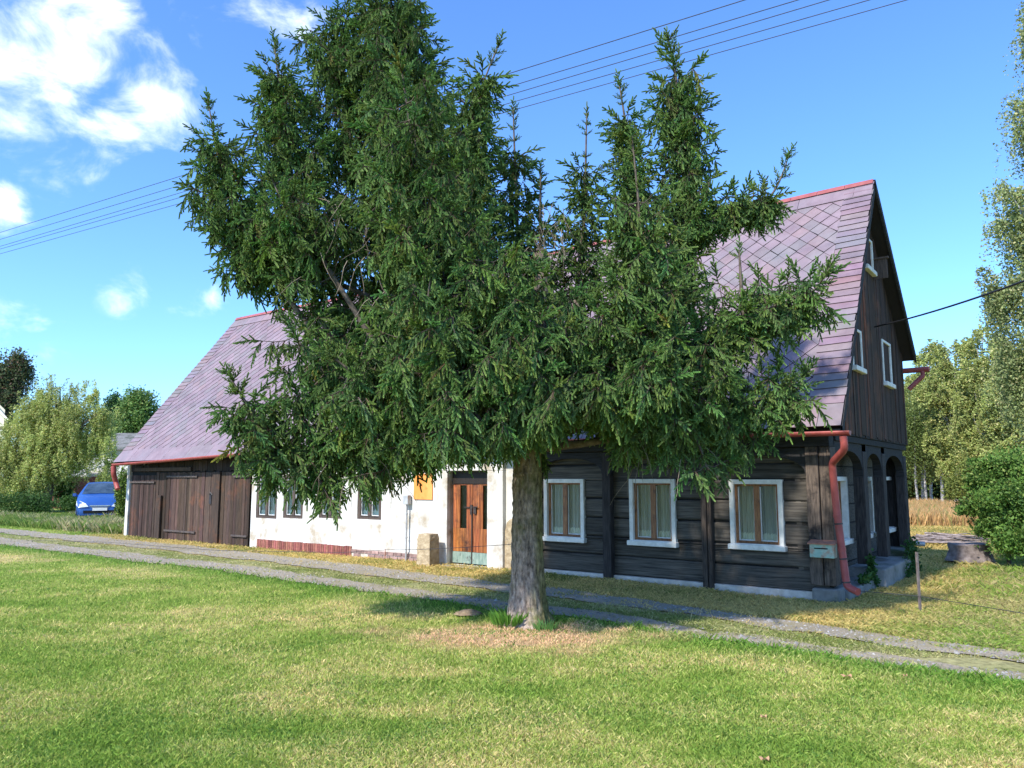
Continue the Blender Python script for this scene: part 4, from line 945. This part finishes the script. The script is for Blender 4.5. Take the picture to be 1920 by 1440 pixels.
for kind, lst in enumerate(SPR):
    if not lst: continue
    v, t, c = VAR[kind]; m_ = len(lst)
    A = np.array([[l[0],l[1],l[2]] for l in lst], np.float32); O = np.array([l[3] for l in lst], np.float32); tn = np.array([l[4] for l in lst], np.float32)
    W_ = np.einsum('nk,mkj->mnj', v, A)+O[:,None,:]-TO.astype(np.float32)
    hue = np.stack([tn*(1+.10*rng.standard_normal(m_)), tn, tn*(1+.12*rng.standard_normal(m_))],1).astype(np.float32)
    old = rng.random(m_) < .008; hue[old] *= np.array([1.5,1.0,.8])
    VV.append(W_.reshape(-1,3)); TT.append((t[None]+off+len(v)*np.arange(m_)[:,None,None]).reshape(-1,3)); CC.append((c[None]*hue[:,None,:]).reshape(-1,3)); off += m_*len(v)
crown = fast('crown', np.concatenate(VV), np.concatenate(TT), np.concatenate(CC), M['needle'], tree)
print('sprays', sum(len(l) for l in SPR), 'tris', len(crown.data.polygons))
# trunk with ridged bark
def trunk():
    zt = P(1000,800,9.7).z+.5; rows, seg = 230, 110; V = []; base = TO
    for i in range(rows+1):
        t = i/rows; z = zt*t-.12; yy = z
        r = .19+.10*math.exp(-max(z,0)/.16)+.035*math.exp(-max(z,0)/.7)-.028*t*1.5
        cx = -.02*math.sin(t*2)+.02*t
        for k in range(seg):
            a = 2*math.pi*k/seg; u = math.cos(a)*1.0; v_ = math.sin(a)
            rid = abs(vn(a*13+math.sin(z*7)*.6, z*4.2, 5)-.5)+abs(vn(a*27+9, z*11, 6)-.5)*.6+.5*abs(vn(a*50, z*26, 8)-.5)
            lobe = .035*math.exp(-max(z,0)/.25)*math.sin(a*5+1)
            rr = r*(1+lobe*2)+.030*float(rid)*1.4-.010; V.append((cx+u*rr, v_*rr, z))
    V = np.array(V); i = (np.arange(rows)[:,None]*seg+np.arange(seg)[None,:]); j = (np.arange(rows)[:,None]*seg+(np.arange(seg)[None,:]+1)%seg)
    T = np.stack([i,j,j+seg,i+seg],-1).reshape(-1,4)
    a = np.arctan2(V[:,1],V[:,0]); moss = np.clip(np.cos(a+.2)*1.4-.35+(vn(a*4,V[:,2]*3,3)-.5)*.9,0,1)[:,None]
    n_ = (.75+.5*vn(a*14,V[:,2]*5,12))[:,None]
    low = np.clip(1.1-V[:,2]/1.0,0,1)[:,None]
    C = n_*((1-moss)*(np.array([.86,.78,.68])*(1-low)+np.array([1.15,1.08,1.05])*low)+moss*np.array([.60,.62,.28]))
    fast('trunk', V, T, C, M['bark'], tree, smooth=True, point=True)
trunk()
# limbs
lb = MB(); T0 = np.array([TO[0]+.02, TO[1], 0.])
def limb(a, mids, r0, r1):
    pts = [np.array([T0[0],T0[1],a])]+[np.array(P(*m_)) for m_ in mids]; lb.tube([bez(pts,k/16) for k in range(17)], r0, r1, n=9, jit=.06)
limb(2.3, [(930,760,9.8),(850,640,10.2),(760,480,10.4),(740,330,10.4)], .17, .05); limb(2.2, [(900,800,9.8),(700,700,9.7),(600,600,9.7)], .12, .04)
limb(2.2, [(920,830,9.6),(800,860,9.4),(620,850,9.3)], .10, .03); limb(2.3, [(1060,740,9.9),(1200,640,10.1),(1285,430,10.1)], .15, .05)
limb(2.2, [(1080,800,9.7),(1250,700,9.4),(1400,610,9.3)], .09, .03); limb(2.3, [(1010,700,9.5),(1015,560,10.2),(1013,470,10.4)], .17, .09)
limb(2.3, [(980,740,9.2),(900,640,8.7),(840,520,8.6)], .13, .04); limb(2.3, [(1060,760,9.1),(1170,640,8.8),(1180,480,8.6)], .12, .04)
limb(2.4, [(985,640,9.8),(975,520,10.9)], .1, .04); limb(2.4, [(1060,650,10),(1090,520,10.7)], .1, .04); limb(2.1, [(1100,830,9.6),(1300,800,9.4)], .07, .03)
for v in range(len(lb.v)): lb.v[v] = tuple(np.array(lb.v[v])-TO)
lb.build('limb', M['twig'], tree)
# bare hanging twigs
for k in range(120):
    px_, py_ = R3.choice([(R3.uniform(560,740),R3.uniform(360,560)),(R3.uniform(600,760),R3.uniform(860,900)),(R3.uniform(1000,1140),R3.uniform(600,760)),(R3.uniform(1150,1340),R3.uniform(760,880)),(R3.uniform(980,1060),R3.uniform(380,480))])
    o = np.array(P(px_,py_,9.7+R3.uniform(-.9,.2))); p = [o]; d = np.array([R3.uniform(-.5,.5),R3.uniform(-.4,.2),-R3.uniform(.1,1)])
    for j in range(6): d = d+rv(.25)+np.array([0,0,-.15]); d /= np.linalg.norm(d); p.append(p[-1]+d*R3.uniform(.05,.11))
    TW.tube(p, .005, .002, n=4, col=R3.choice([.9,1.2,1.9]), caps=False)
for v in range(len(TW.v)): TW.v[v] = tuple(np.array(TW.v[v])-TO)
TW.build('branches', M['twig'], tree)
# suckers at the foot of the trunk
def tuft(name, c, n, r, h, col, label, cat):
    a = rng.uniform(0,6.28,n); q = r*np.sqrt(rng.random(n)); x = q*np.cos(a); y = q*np.sin(a); hh = h*rng.uniform(.4,1,n); wd = h*.16
    b = rng.uniform(0,6.28,n); z = np.zeros(n); V = np.empty((n,5,3)); dx,dy = np.cos(b)*wd*.5,np.sin(b)*wd*.5; ox,oy = np.cos(a)*hh*.5,np.sin(a)*hh*.5
    V[:,0]=np.stack([x,y,z],1); V[:,1]=np.stack([x+ox*.5-dx,y+oy*.5-dy,hh*.6],1); V[:,2]=np.stack([x+ox*.5+dx,y+oy*.5+dy,hh*.6],1); V[:,3]=np.stack([x+ox,y+oy,hh],1); V[:,4]=np.stack([x+ox*.6,y+oy*.6,hh*.8],1)
    k = 5*np.arange(n)[:,None]; T = np.concatenate([k+np.array([0,1,2]),k+np.array([1,3,2])]); C = np.array(col)*rng.uniform(.7,1.4,(n,1)); C = np.concatenate([C,C])
    o = fast(name, V, T, C, M['leaf']); o.location = c; return tag(o, label, cat)
g = G(955,1168,-.0); tuft('fern_tuft', (g.x,g.y,-.02), 220, .20, .20, (.13,.28,.04), 'bright green fern-like tuft at the left foot of the trunk', 'plant')
g = G(1022,1178,-.0); tuft('weed_tuft', (g.x,g.y,-.02), 90, .13, .13, (.11,.24,.06), 'small green weed clump at the right foot of the trunk', 'plant')
g = G(1560,1108,-.1); tuft('weed_tuft', (g.x-.35,g.y,-.1), 260, .30, .16, (.10,.18,.04), 'low green weeds at the foot of the corner post', 'plant')
g = G(878,1148,0); m = MB(); V=[]; 
for i in range(7):
    for k in range(12): r_ = .13*(1-i/7)**.6*(1+.3*R3.random()); a = k*6.283/12; V.append((math.cos(a)*r_*1.3, math.sin(a)*r_*.8, .06*i/6+.012*R3.random()))
m.add(V, [(i*12+k,i*12+(k+1)%12,(i+1)*12+(k+1)%12,(i+1)*12+k) for i in range(6) for k in range(12)], (.26,.19,.12), True); m.add([V[72+k] for k in range(12)], [tuple(range(12))], (.26,.19,.12))
o = m.build('molehill', M['ground']); o.location = (g.x,g.y,-.03); tag(o, 'small brown mound of earth on the lawn left of the trunk', 'mound')

# ------------------------------------------------------------------ leafy trees
def leaves(name, pts, size, cols, parent=None, m_='leaf', loc=None, up=.0, asp=.55):
    n = len(pts); nrmv = rng.standard_normal((n,3)); nrmv[:,2] += up; nrmv /= np.linalg.norm(nrmv,axis=1)[:,None]
    t = rng.standard_normal((n,3)); t -= nrmv*(t*nrmv).sum(1)[:,None]; t /= np.linalg.norm(t,axis=1)[:,None]; b = np.cross(nrmv,t); s = (size*rng.uniform(.6,1.3,n))[:,None]
    V = np.stack([pts-t*s*.5, pts+b*s*.5*asp, pts+t*s*.5, pts-b*s*.5*asp],1)
    k = 4*np.arange(n)[:,None]; T = k+np.array([0,1,2,3]); return fast(name, V, T, cols, M[m_], parent)
def mixcol(n, a, b, yel=None, fy=.1, clump=None):
    t = rng.random(n)[:,None]; c = np.array(a)*(1-t)+np.array(b)*t
    if clump is not None: c = c*clump[:,None]
    if yel is not None: q = rng.random(n) < fy; c[q] = np.array(yel)*rng.uniform(.8,1.2,(q.sum(),1))
    return c
def tree_at(name, label, cat, base, blobs, n, size, ca, cb, yel=None, fy=.1, hang=0, trunk_h=None, tr=.15, barkm='darkbark', group=None, asp=.55, ncl=26, cl=.30, extra=None, lean=0):
    """blobs: (dx, dy, z, rx, ry, rz) ellipsoids; leaves gather in clumps on their shells; hang > 0 strings them down in strands"""
    t = empty(name, base, 0, label, cat, group); tot = sum(b[3]*b[5] for b in blobs); PT=[]; CL_=[]; ends=[]
    for b in blobs:
        nb = int(n*b[3]*b[5]/tot); k = max(6,int(ncl*b[3]*b[5]/tot*len(blobs))); 
        d = rng.standard_normal((k,3)); d /= np.linalg.norm(d,axis=1)[:,None]; r = rng.uniform(.45,1.0,k)**.6; c = d*r[:,None]*np.array(b[3:6])+np.array(b[:3]); tone = rng.uniform(.7,1.25,k)
        idx = rng.integers(0,k,nb)
        if hang:
            ns = max(12,nb//42); si = rng.integers(0,k,ns); so = c[si]+rng.standard_normal((ns,3))*cl*np.array(b[3:6])*.8; sl = rng.uniform(.3,1,ns)*hang; j = rng.integers(0,ns,nb); u = rng.random(nb)
            drift = rng.standard_normal((ns,2))*.12
            p = so[j]+np.stack([drift[j,0]*u+rng.normal(0,.05,nb), drift[j,1]*u+rng.normal(0,.05,nb), -u*sl[j]+.12*np.sin(u*3)],1); tn = tone[si[j]]
        else:
            p = c[idx]+rng.standard_normal((nb,3))*cl*np.array(b[3:6]); tn = tone[idx]
        PT.append(p); CL_.append(tn); ends += [c[i] for i in range(0,k,3)]
    p = np.concatenate(PT); tn = np.concatenate(CL_); keep = p[:,2] > .02; p, tn = p[keep], tn[keep]
    leaves('crown', p, size, mixcol(len(p),ca,cb,yel,fy,tn), t, asp=asp)
    mb = MB(); th = trunk_h or min(b[2] for b in blobs); ctr = np.array([blobs[0][0]*.3+lean, blobs[0][1]*.3, th])
    mb.tube([(0,0,-.15),(lean*.4,0,th*.5),tuple(ctr)], tr, tr*.7, n=8, jit=.08, col=1)
    top = max(b[2]+b[5]*(.6 if not hang else .1) for b in blobs); mb.tube([tuple(ctr),(ctr[0]+.1,0,(th+top)/2),(ctr[0],0,top)], tr*.7, .02, n=7, col=.9)
    for e in ends[:34]:
        s = np.array([ctr[0],0,th+max(0,(e[2]-th))*.35]); m_ = (s+e)/2+np.array([0,0,.1*np.linalg.norm(e-s)]); mb.tube([s,m_,e], tr*.28, .012, n=5, col=.9, caps=False)
    mb.build('trunk', M[barkm], t); return t
def gp_(px_, d): p = P(px_, 895, d); return (p.x, p.y, -.02)
# willow on the left
k40 = 40/1443
def bl(cx_, cy_, rx, ry, d, base, dy=0, ryd=None):
    p = P(cx_, cy_, d); s = d/F_PX; return (p.x-base[0], dy, p.z, rx*s, (ryd or rx*s*.9), ry*s)
b = gp_(88, 40)
tree_at('willow_tree', 'wide yellow green willow drooping to the grass left of the blue car', 'willow tree', b,
   [bl(105,760,48,48,40,b), bl(165,790,50,38,40,b), bl(50,820,55,50,40,b), bl(110,830,60,40,40,b), bl(15,880,40,55,40,b,-.5), bl(195,840,28,35,40,b), bl(60,890,45,35,40,b,-.6), bl(168,728,14,20,40,b), bl(85,850,70,45,40,b,.5), bl(130,790,60,45,40,b,.4), bl(75,780,50,40,40,b,.3)],
   150000, .125, (.26,.32,.075), (.50,.54,.17), (.56,.50,.20), .12, hang=1.3, trunk_h=1.9, tr=.26, asp=.3, ncl=34, cl=.22, lean=.3)
b = gp_(15, 72); tree_at('chestnut_tree', 'dark rounded tree at the left edge behind the willow', 'tree', b, [bl(5,725,46,62,72,b), bl(30,700,26,34,72,b), bl(-30,760,50,60,72,b)], 26000, .26, (.055,.085,.035), (.13,.15,.06), (.2,.12,.08), .15, tr=.4, trunk_h=4, cl=.2, ncl=60)
b = gp_(262, 62); tree_at('maple_tree', 'mid green tree beside the left end of the roof', 'tree', b, [bl(258,775,36,40,62,b), bl(262,750,22,18,62,b), bl(235,805,30,38,62,b), bl(275,820,28,38,62,b)], 17000, .22, (.09,.18,.04), (.18,.29,.07), (.28,.33,.1), .1, tr=.25, trunk_h=3, cl=.2, ncl=50)
b = gp_(213, 66); tree_at('aspen_tree', 'slim dark green tree between the willow and the green tree', 'tree', b, [bl(212,775,20,34,66,b), bl(212,820,26,40,66,b)], 9000, .22, (.04,.10,.03), (.08,.16,.04), tr=.2, trunk_h=3, cl=.2, ncl=44)
b = gp_(340, 58); tree_at('ash_tree', 'yellowish bush-like tree behind the barn end of the roof', 'tree', b, [bl(250,860,40,32,58,b), bl(300,870,60,30,58,b)], 9000, .2, (.10,.15,.03), (.2,.24,.06), tr=.2, trunk_h=1.5, cl=.22, ncl=40)
for (px_,py_,d,rx,ry,n,lab,ca,cb) in ((45,945,37,55,20,7000,'low dark green bush under the left side of the willow',(.03,.075,.015),(.07,.14,.03)),(122,918,41,22,16,5000,'dark rounded bush in front of the red brown shed',(.04,.10,.02),(.08,.17,.03)),
        (232,925,29.5,11,38,5200,'tall green bush squeezed between the blue car and the barn',(.08,.15,.02),(.20,.27,.05)),(196,903,44,14,16,2500,'small yellow green bush behind the blue car',(.2,.25,.04),(.36,.38,.08)),(140,945,39,26,13,4500,'low spreading bush left of the blue car',(.04,.10,.02),(.09,.18,.035))):
    b = gp_(px_, d); s = d/F_PX; zc = P(px_,py_,d).z; tree_at('bush', lab, 'bush', b, [(0,0,zc,rx*s,rx*s*.7,ry*s),(rx*s*.35,0,zc*.6,rx*s*.6,rx*s*.5,ry*s*.7)], n, .10, ca, cb, tr=.04, trunk_h=.3, cl=.25, ncl=30, asp=.5)
# forest on the right
b = gp_(1905+150, 19.5)
tree_at('birch_tree', 'tall near birch with hanging twigs along the right edge of the view', 'birch tree', b,
   [bl(1990,50,70,90,19.5,b), bl(1925,200,34,40,19.5,b), bl(1985,220,80,80,19.5,b), bl(1885,350,34,26,19.5,b), bl(1915,400,50,50,19.5,b), bl(1990,430,90,90,19.5,b), bl(1862,525,40,36,19.5,b), bl(1910,560,60,50,19.5,b), bl(1900,660,45,50,19.5,b), bl(1960,680,80,70,19.5,b), bl(2060,350,90,300,19.5,b)],
   150000, .07, (.17,.23,.075), (.40,.44,.18), (.46,.42,.2), .1, hang=1.5, trunk_h=3.5, tr=.2, barkm='birchbark', ncl=30, cl=.27, asp=.7)
FT = [(1712,58,700,24,'mid green birch nearest the house gable at the wood edge'),(1744,50,640,36,'pale yellow green birch right of the gable'),(1790,44,625,46,'tall rounded birch behind the branch pile'),
      (1845,40,612,46,'tall yellow green birch left of the near birch'),(1905,37,650,48,'bushy olive birch behind the near birch'),(1965,36,600,50,'birch partly outside the right edge'),(1815,52,700,40,'second row birch in the gap of the wood edge')]
for i,(px_,d,ty,rx,lab) in enumerate(FT):
    b = gp_(px_, d); 
    bls = [bl(px_,ty+45,rx*.8,45,d,b), bl(px_-rx*.4,ty+110,rx*.9,50,d,b), bl(px_+rx*.4,ty+130,rx,55,d,b), bl(px_,ty+190,rx*1.05,45,d,b), bl(px_-rx*.3,min(ty+240,860),rx*.8,34,d,b)]
    tree_at('birch_tree', lab, 'birch tree', b, bls, 80000, .11, (.22,.28,.07), (.46,.50,.16), (.54,.48,.19), .12, hang=.6, trunk_h=2.2, tr=.10, barkm='birchbark', group='birches along the wood edge', ncl=40, cl=.2, asp=.6)
for i,(px_,d,lab) in enumerate(((1719,47,'thin white birch trunk furthest left at the wood edge'),(1727,48,'leaning thin white birch trunk second from the left'),(1734,47,'white birch trunk third from the left'),(1764,46,'thicker white birch trunk standing alone in the dark gap'))):
    b = gp_(px_, d); t = empty('young_birch', b, 0, lab, 'birch tree', 'young birches at the wood edge'); p = P(px_-3+i*1.5,845,d); mb = MB(); mb.tube([(0,0,-.1),(random.uniform(-.1,.1),0,1.6),(p.x-b[0],0,p.z),(p.x-b[0]+.1,0,p.z+2.5)], .11 if i==3 else .085, .03, n=8, col=.8); mb.build('trunk', M['birchbark'], t)
    n=6000; c = rng.standard_normal((n,3))*np.array([.9,.9,1.2])+np.array([0,0,4.3]); leaves('crown', c, .13, mixcol(n,(.08,.13,.03),(.18,.22,.06)), t)
# dark wood mass behind
n = 110000; xx = rng.uniform(0,1,n); dd = rng.uniform(54,66,n); pxx = 1200+1150*xx; X_ = (pxx-960)/1453*dd; hz = 6.0+2.5*vn(pxx*.02,dd*.1,7)+1.5*vn(pxx*.07,dd*.2,8); Z_ = hz*rng.random(n)**.8
tag(leaves('woodland', np.stack([X_,dd,Z_],1), .42, mixcol(n,(.02,.05,.015),(.06,.10,.03))), kind='stuff')
# bush on the right
b = gp_(1880, 16.8)
tree_at('hazel_bush', 'large bright green leafy bush at the right edge beyond the stump', 'bush', b,
   [bl(1900,890,42,34,16.8,b), bl(1860,940,36,26,16.8,b,-.4), bl(1925,955,50,40,16.8,b,-.2), bl(1838,905,20,16,16.8,b,.2), bl(1955,880,40,30,16.8,b,.5), bl(1880,1000,44,24,16.8,b,-.6), bl(1850,980,30,20,16.8,b,-.2),
    bl(1860,872,18,14,16.8,b,.3), bl(1930,1010,50,24,16.8,b,-.5), bl(1820,955,18,14,16.8,b,.1), bl(1975,920,50,60,16.8,b,.3)], 60000, .075, (.06,.135,.025), (.17,.29,.055), (.30,.38,.10), .12, tr=.05, trunk_h=.5, cl=.33, ncl=16, asp=.55)
b = gp_(1800, 34); tree_at('hazel_bush', 'olive young bush at the wood edge left of the bright green bush', 'bush', b, [bl(1800,915,26,26,34,b), bl(1825,895,26,30,34,b), bl(1845,930,26,30,34,b)], 9000, .11, (.12,.16,.03), (.24,.26,.06), tr=.05, trunk_h=.5, cl=.24, ncl=40)
# stump
g = G(1818,1044,0); t = empty('tree_stump', (g.x,g.y,-.08), 0, 'low wide grey tree stump in the grass right of the house', 'tree stump')
V=[]; R_=.42; hs = P(1818,1020,g.y).z+.08
for i in range(9):
    for k in range(36): a = k*6.283/36; r_ = R_*(1.18-.24*min(1,i/5)**.7)*(1+.05*math.sin(a*5)+.05*(vn(a*8,i*.6,4)-.5)*2); V.append((math.cos(a)*r_,math.sin(a)*r_,hs*i/8+(.02*math.sin(a*3) if i==8 else 0)))
m = MB(); m.add(V, [(i*36+k,i*36+(k+1)%36,(i+1)*36+(k+1)%36,(i+1)*36+k) for i in range(8) for k in range(36)], .8, True); m.build('stump_bark', M['deadwood'], t)
m = MB(); m.add([(v[0],v[1],v[2]+.002) for v in V[-36:]], [tuple(range(36))], 1.1); m.build('cut_face', M['deadwood'], t)
# branch pile: each branch lies on the heap
t = empty('branch_pile', (*G(1755,1012,0)[:2],-.03), 0, 'heap of dry grey cut branches lying in the yard behind the house', 'branch pile')
bo_ = t.location
for i in range(46):
    m = MB(); x0 = random.uniform(-1.1,.5); y0 = random.uniform(-.7,.9); L_ = random.uniform(.8,2.0); a = random.uniform(-.35,.25); z0 = random.uniform(.03,.32)*max(.1,1-abs(x0-.1)/1.3-abs(y0)/2.2); 
    p = [(x0+L_*k/5*math.cos(a), y0+L_*k/5*math.sin(a)*1.0+random.uniform(-.03,.03), max(.02,z0+random.uniform(-.03,.03)-.05*k*.2)) for k in range(6)]
    m.tube(p, random.uniform(.012,.035), .008, n=6, jit=.1, col=random.uniform(.6,1.3)); m.build('branch', M['deadwood'], t)
# fallen leaves / mushrooms on the lawn
for (px_,py_,s_,lab) in ((1588,1264,.045,'curled pale orange leaf lying on the lawn near the track'),(1697,1259,.02,'tiny pale leaf on the lawn right of the larger one'),(1432,1345,.022,'small yellow leaf low on the right lawn'),(1434,1428,.03,'yellowish leaf at the bottom of the lawn')):
    g = G(px_,py_,0); m = MB(); K = 9; V = [(math.cos(k*6.283/K)*s_*(1+.3*math.sin(k*2)), math.sin(k*6.283/K)*s_*.7, .012+.012*math.sin(k*2.2)) for k in range(K)]+[(0,0,.004)]
    m.add(V, [(k,(k+1)%K,K) for k in range(K)], (.62,.36,.2)); o = m.build('fallen_leaf', M['leaf']); o.location = (g.x,g.y,float(gh(g.x,g.y))+.004); tag(o, lab, 'leaf', 'leaves lying on the lawn')

# ------------------------------------------------------------------ ivy on the gable corner
def ivy(name, pts_px, n, lab, xo):
    c = [];
    for (px_,py_,sx,sy,k) in pts_px:
        y_,z_ = GB(px_,py_,xo); q = rng.standard_normal((int(n*k),3))*np.array([.03,sx,sy])+np.array([xo+.03,y_,z_]); c.append(q)
    c = np.concatenate(c); c[:,2] = np.maximum(c[:,2],-.1); Wd = np.array([np.array(HW(*q)) for q in c]); return tag(leaves(name, Wd, .055, mixcol(len(c),(.02,.07,.015),(.06,.14,.03)), asp=.9), lab, 'ivy')
ivy('ivy_plant', [(1705,1030,.25,.10,1),(1712,1060,.2,.12,1),(1700,1075,.15,.1,.6),(1716,1085,.12,.06,.5)], 420, 'dark green ivy growing over the far corner of the gable plinth', .18)
ivy('ivy_plant', [(1631,1075,.06,.05,.5),(1630,1055,.03,.08,.5),(1630,1068,.04,.06,.5),(1622,1083,.10,.04,.6),(1614,1086,.10,.03,.5),(1636,1088,.07,.04,.5)], 260, 'thin ivy shoots climbing the first gable post from the left', .02)
# ------------------------------------------------------------------ blue car
def car():
    b = gp_(191, 31.0); sc = 31.0/F_PX; t = empty('parked_car', (b[0],b[1],0.0), math.radians(25), 'blue hatchback parked in tall grass beside the left end of the house', 'car')
    W2 = .86
    prof = [(0,.30),(0,.55),(.06,.70),(.25,.82),(.62,.95),(.95,1.02),(1.35,1.28),(1.75,1.47),(2.3,1.52),(3.0,1.48),(3.5,1.30),(3.85,1.02),(4.05,.85),(4.1,.45),(4.05,.28)]
    hw = [.70,.76,.80,.83,.85,.85,.72,.62,.60,.60,.66,.80,.80,.76,.70]
    # body shell: rows of sections along y, lower side wall then upper line
    V=[]; rows=[]
    for (y_,z_),h in zip(prof,hw):
        sec = []
        belt = min(z_, .92); 
        for s_ in (-1,1):
            pass
        sec = [(-.80 if .1<y_<4 else -.72, y_, .25),(-.86 if .2<y_<3.95 else -.76, y_, min(z_*.8,.6)),(-.86 if .25<y_<3.9 else -h, y_, belt*.97),(-h, y_, z_),(-h*.55, y_, z_+.025),(0,y_,z_+.035),(h*.55,y_,z_+.025),(h,y_,z_),(.86 if .25<y_<3.9 else h, y_, belt*.97),(.86 if .2<y_<3.95 else .76, y_, min(z_*.8,.6)),(.80 if .1<y_<4 else .72, y_, .25)]
        rows.append(sec)
    m = MB(); V = [p for r in rows for p in r]; K = 11
    m.add(V, [(i*K+k,i*K+k+1,(i+1)*K+k+1,(i+1)*K+k) for i in range(len(rows)-1) for k in range(K-1)], 1, True); m.add(rows[0], [tuple(range(K))], 1); m.add(rows[-1], [tuple(range(K-1,-1,-1))], 1)
    body = m.build('body', M['carpaint'], t)
    m = MB(); V=[]
    for (y_,z_,h_) in ((1.0,1.05,.72),(1.35,1.28,.65),(1.71,1.455,.56)): V += [(-h_,y_-.012,z_+.016),(-h_*.55,y_-.012,z_+.042),(0,y_-.012,z_+.052),(h_*.55,y_-.012,z_+.042),(h_,y_-.012,z_+.016)]
    m.add(V, [(r*5+k,r*5+k+1,r*5+k+6,r*5+k+5) for r in range(2) for k in range(4)], 1, True); m.build('windshield', M['carglass'], t)
    for s_ in (-1,1):
        m = MB(); m.add([(s_*.875,1.25,.98),(s_*.875,3.2,.98),(s_*.66,3.0,1.42),(s_*.66,1.85,1.42)], [(0,1,2,3)]); m.build('side_window', M['carglass'], t)
        m = MB(); 
        V=[(s_*.42,-.035,.60),(s_*.74,-.02,.56),(s_*.835,.10,.66),(s_*.84,.30,.80),(s_*.70,.15,.80),(s_*.50,-.02,.70)]; V2=[(x_,y_+.12,z_) for x_,y_,z_ in V]; m.add(V+V2, [tuple(range(6)),tuple(range(11,5,-1))]+[(i,(i+1)%6,6+(i+1)%6,6+i) for i in range(6)]); m.build('headlight', M['lamp'], t, bevel=.01)
        m = MB(); m.tube([(s_*.88,1.18,.98),(s_*1.0,1.14,1.03)], .05,.06,n=8); m.box(min(s_*.93,s_*1.06),max(s_*.93,s_*1.06),1.08,1.2,.97,1.09); m.build('wing_mirror', M['carpaint'], t, bevel=.02)
        for y_ in (.75,3.35):
            wh = MB(); wh.tube([(s_*.66,y_,.31),(s_*.87,y_,.31)], .31, n=20); wo = wh.build('wheel', M['rubber'], t); r_ = MB(); r_.tube([(s_*.865,y_,.31),(s_*.885,y_,.31)], .19, n=16); r_.build('rim', M['chrome'], wo)
    m = MB(); m.box(-.36,.36,-.03,.05,.60,.64); m.box(-.30,.30,-.035,.05,.555,.575); m.build('grille_bar', M['chrome'], t, bevel=.005)
    m = MB(); m.box(-.58,.58,-.02,.05,.33,.44,.8); m.build('air_intake', M['dark'], t)
    m = MB(); m.box(-.26,.26,-.045,-.02,.43,.54); m.build('licence_plate', M['whiteclean'], t)
    m = MB(); m.box(-.72,.72,.02,.10,.24,.33); m.build('bumper_lip', M['rubber'], t)
car()
# ------------------------------------------------------------------ buildings behind
b = gp_(175, 48); s = 48/F_PX
t = empty('white_cottage', b, 0, 'white walled cottage half hidden behind the willow', 'house')
x0,x1 = P(128,895,48).x-b[0], P(262,895,48).x-b[0]; zt = P(200,842,48).z
m = MB(); m.box(x0,x1,0,6,-.3,zt,1); m.build('wall', M['plaster'], t)
m = MB(); m.add([(x0-.3,-.4,zt-.02),(x1+.3,-.4,zt-.02),(x1+.3,3.2,zt+1.2),(x0-.3,3.2,zt+1.2),(x1+.3,6.4,zt-.02),(x0-.3,6.4,zt-.02)], [(0,1,2,3),(3,2,4,5)], .55); m.build('roof', M['concrete'], t)
wx = P(217,906,48).x-b[0]; z0,z1 = P(217,917,48).z, P(217,898,48).z
m = MB(); m.box(wx-.55,wx+1.0,-.05,.02,z0,z1); wn = m.build('window', M['darkframe'], t); m = MB(); m.box(wx-.48,wx+.92,-.07,-.052,z0+.08,z1-.08); m.build('pane', M['carglass'], wn); m = MB(); m.box(wx-.65,wx+1.1,-.12,.02,z0-.09,z0-.005); m.build('sill', M['white'], wn)
b = gp_(122, 45); t = empty('tool_shed', b, 0, 'low red brown shed with a pale roof behind the willow trunk', 'shed')
x0,x1 = P(100,895,45).x-b[0], P(142,895,45).x-b[0]; zt = P(120,893,45).z; zr = P(120,878,46.5).z
m = MB(); m.box(x0,x1,0,2.4,-.2,zt); m.build('wall', M['redshed'], t); m = MB(); m.box(x0+.15,x0+.28,-.02,0,.1,zt-.15,.2); m.build('door_gap', M['dark'], t)
m = MB(); m.add([(x0-.1,-.25,zt-.02),(x1+.1,-.25,zt-.02),(x1+.1,2.6,zr+.15),(x0-.1,2.6,zr+.15),(x0-.1,-.25,zt+.06),(x1+.1,-.25,zt+.06),(x1+.1,2.6,zr+.23),(x0-.1,2.6,zr+.23)], [(0,1,5,4),(4,5,6,7),(1,2,6,5),(3,0,4,7)]); m.build('roof', M['plaster'], t)
b = gp_(-30, 55); t = empty('cream_house', b, 0, 'cream gabled house with white barge board cut by the left edge', 'house')
pk = P(-60,700,55); e_ = P(24,792,55); bz = P(0,802,55).z; r_ = P(7,800,55)
m = MB(); m.prism([(-9+0,-.3),(r_.x-b[0],-.3),(r_.x-b[0],P(7,768,55).z),(pk.x-b[0],pk.z),(-9,pk.z)], lambda a,z: Vector((a,0,z)), lambda a,z: Vector((a-5.6,7,z))); m.build('wall', M['cream'], t)
m = MB(); d_ = Vector((e_.x-pk.x,0,e_.z-pk.z)); p0 = Vector((pk.x-b[0],-.5,pk.z)); p1 = p0+d_
m.add([p0,p1,p1+Vector((0,0,.22)),p0+Vector((0,0,.22)),p0+Vector((-6,7.5,0)),p1+Vector((-6,7.5,0)),p1+Vector((-6,7.5,.22)),p0+Vector((-6,7.5,.22))], [(0,1,2,3),(2,1,5,6),(3,2,6,7),(0,1,5,4)], 1); m.build('roof', M['white'], t)
m = MB(); m.box(-9,r_.x-b[0]+.1,-.06,0,bz-.1,bz+.12); m.build('timber_band', M['darkframe'], t)
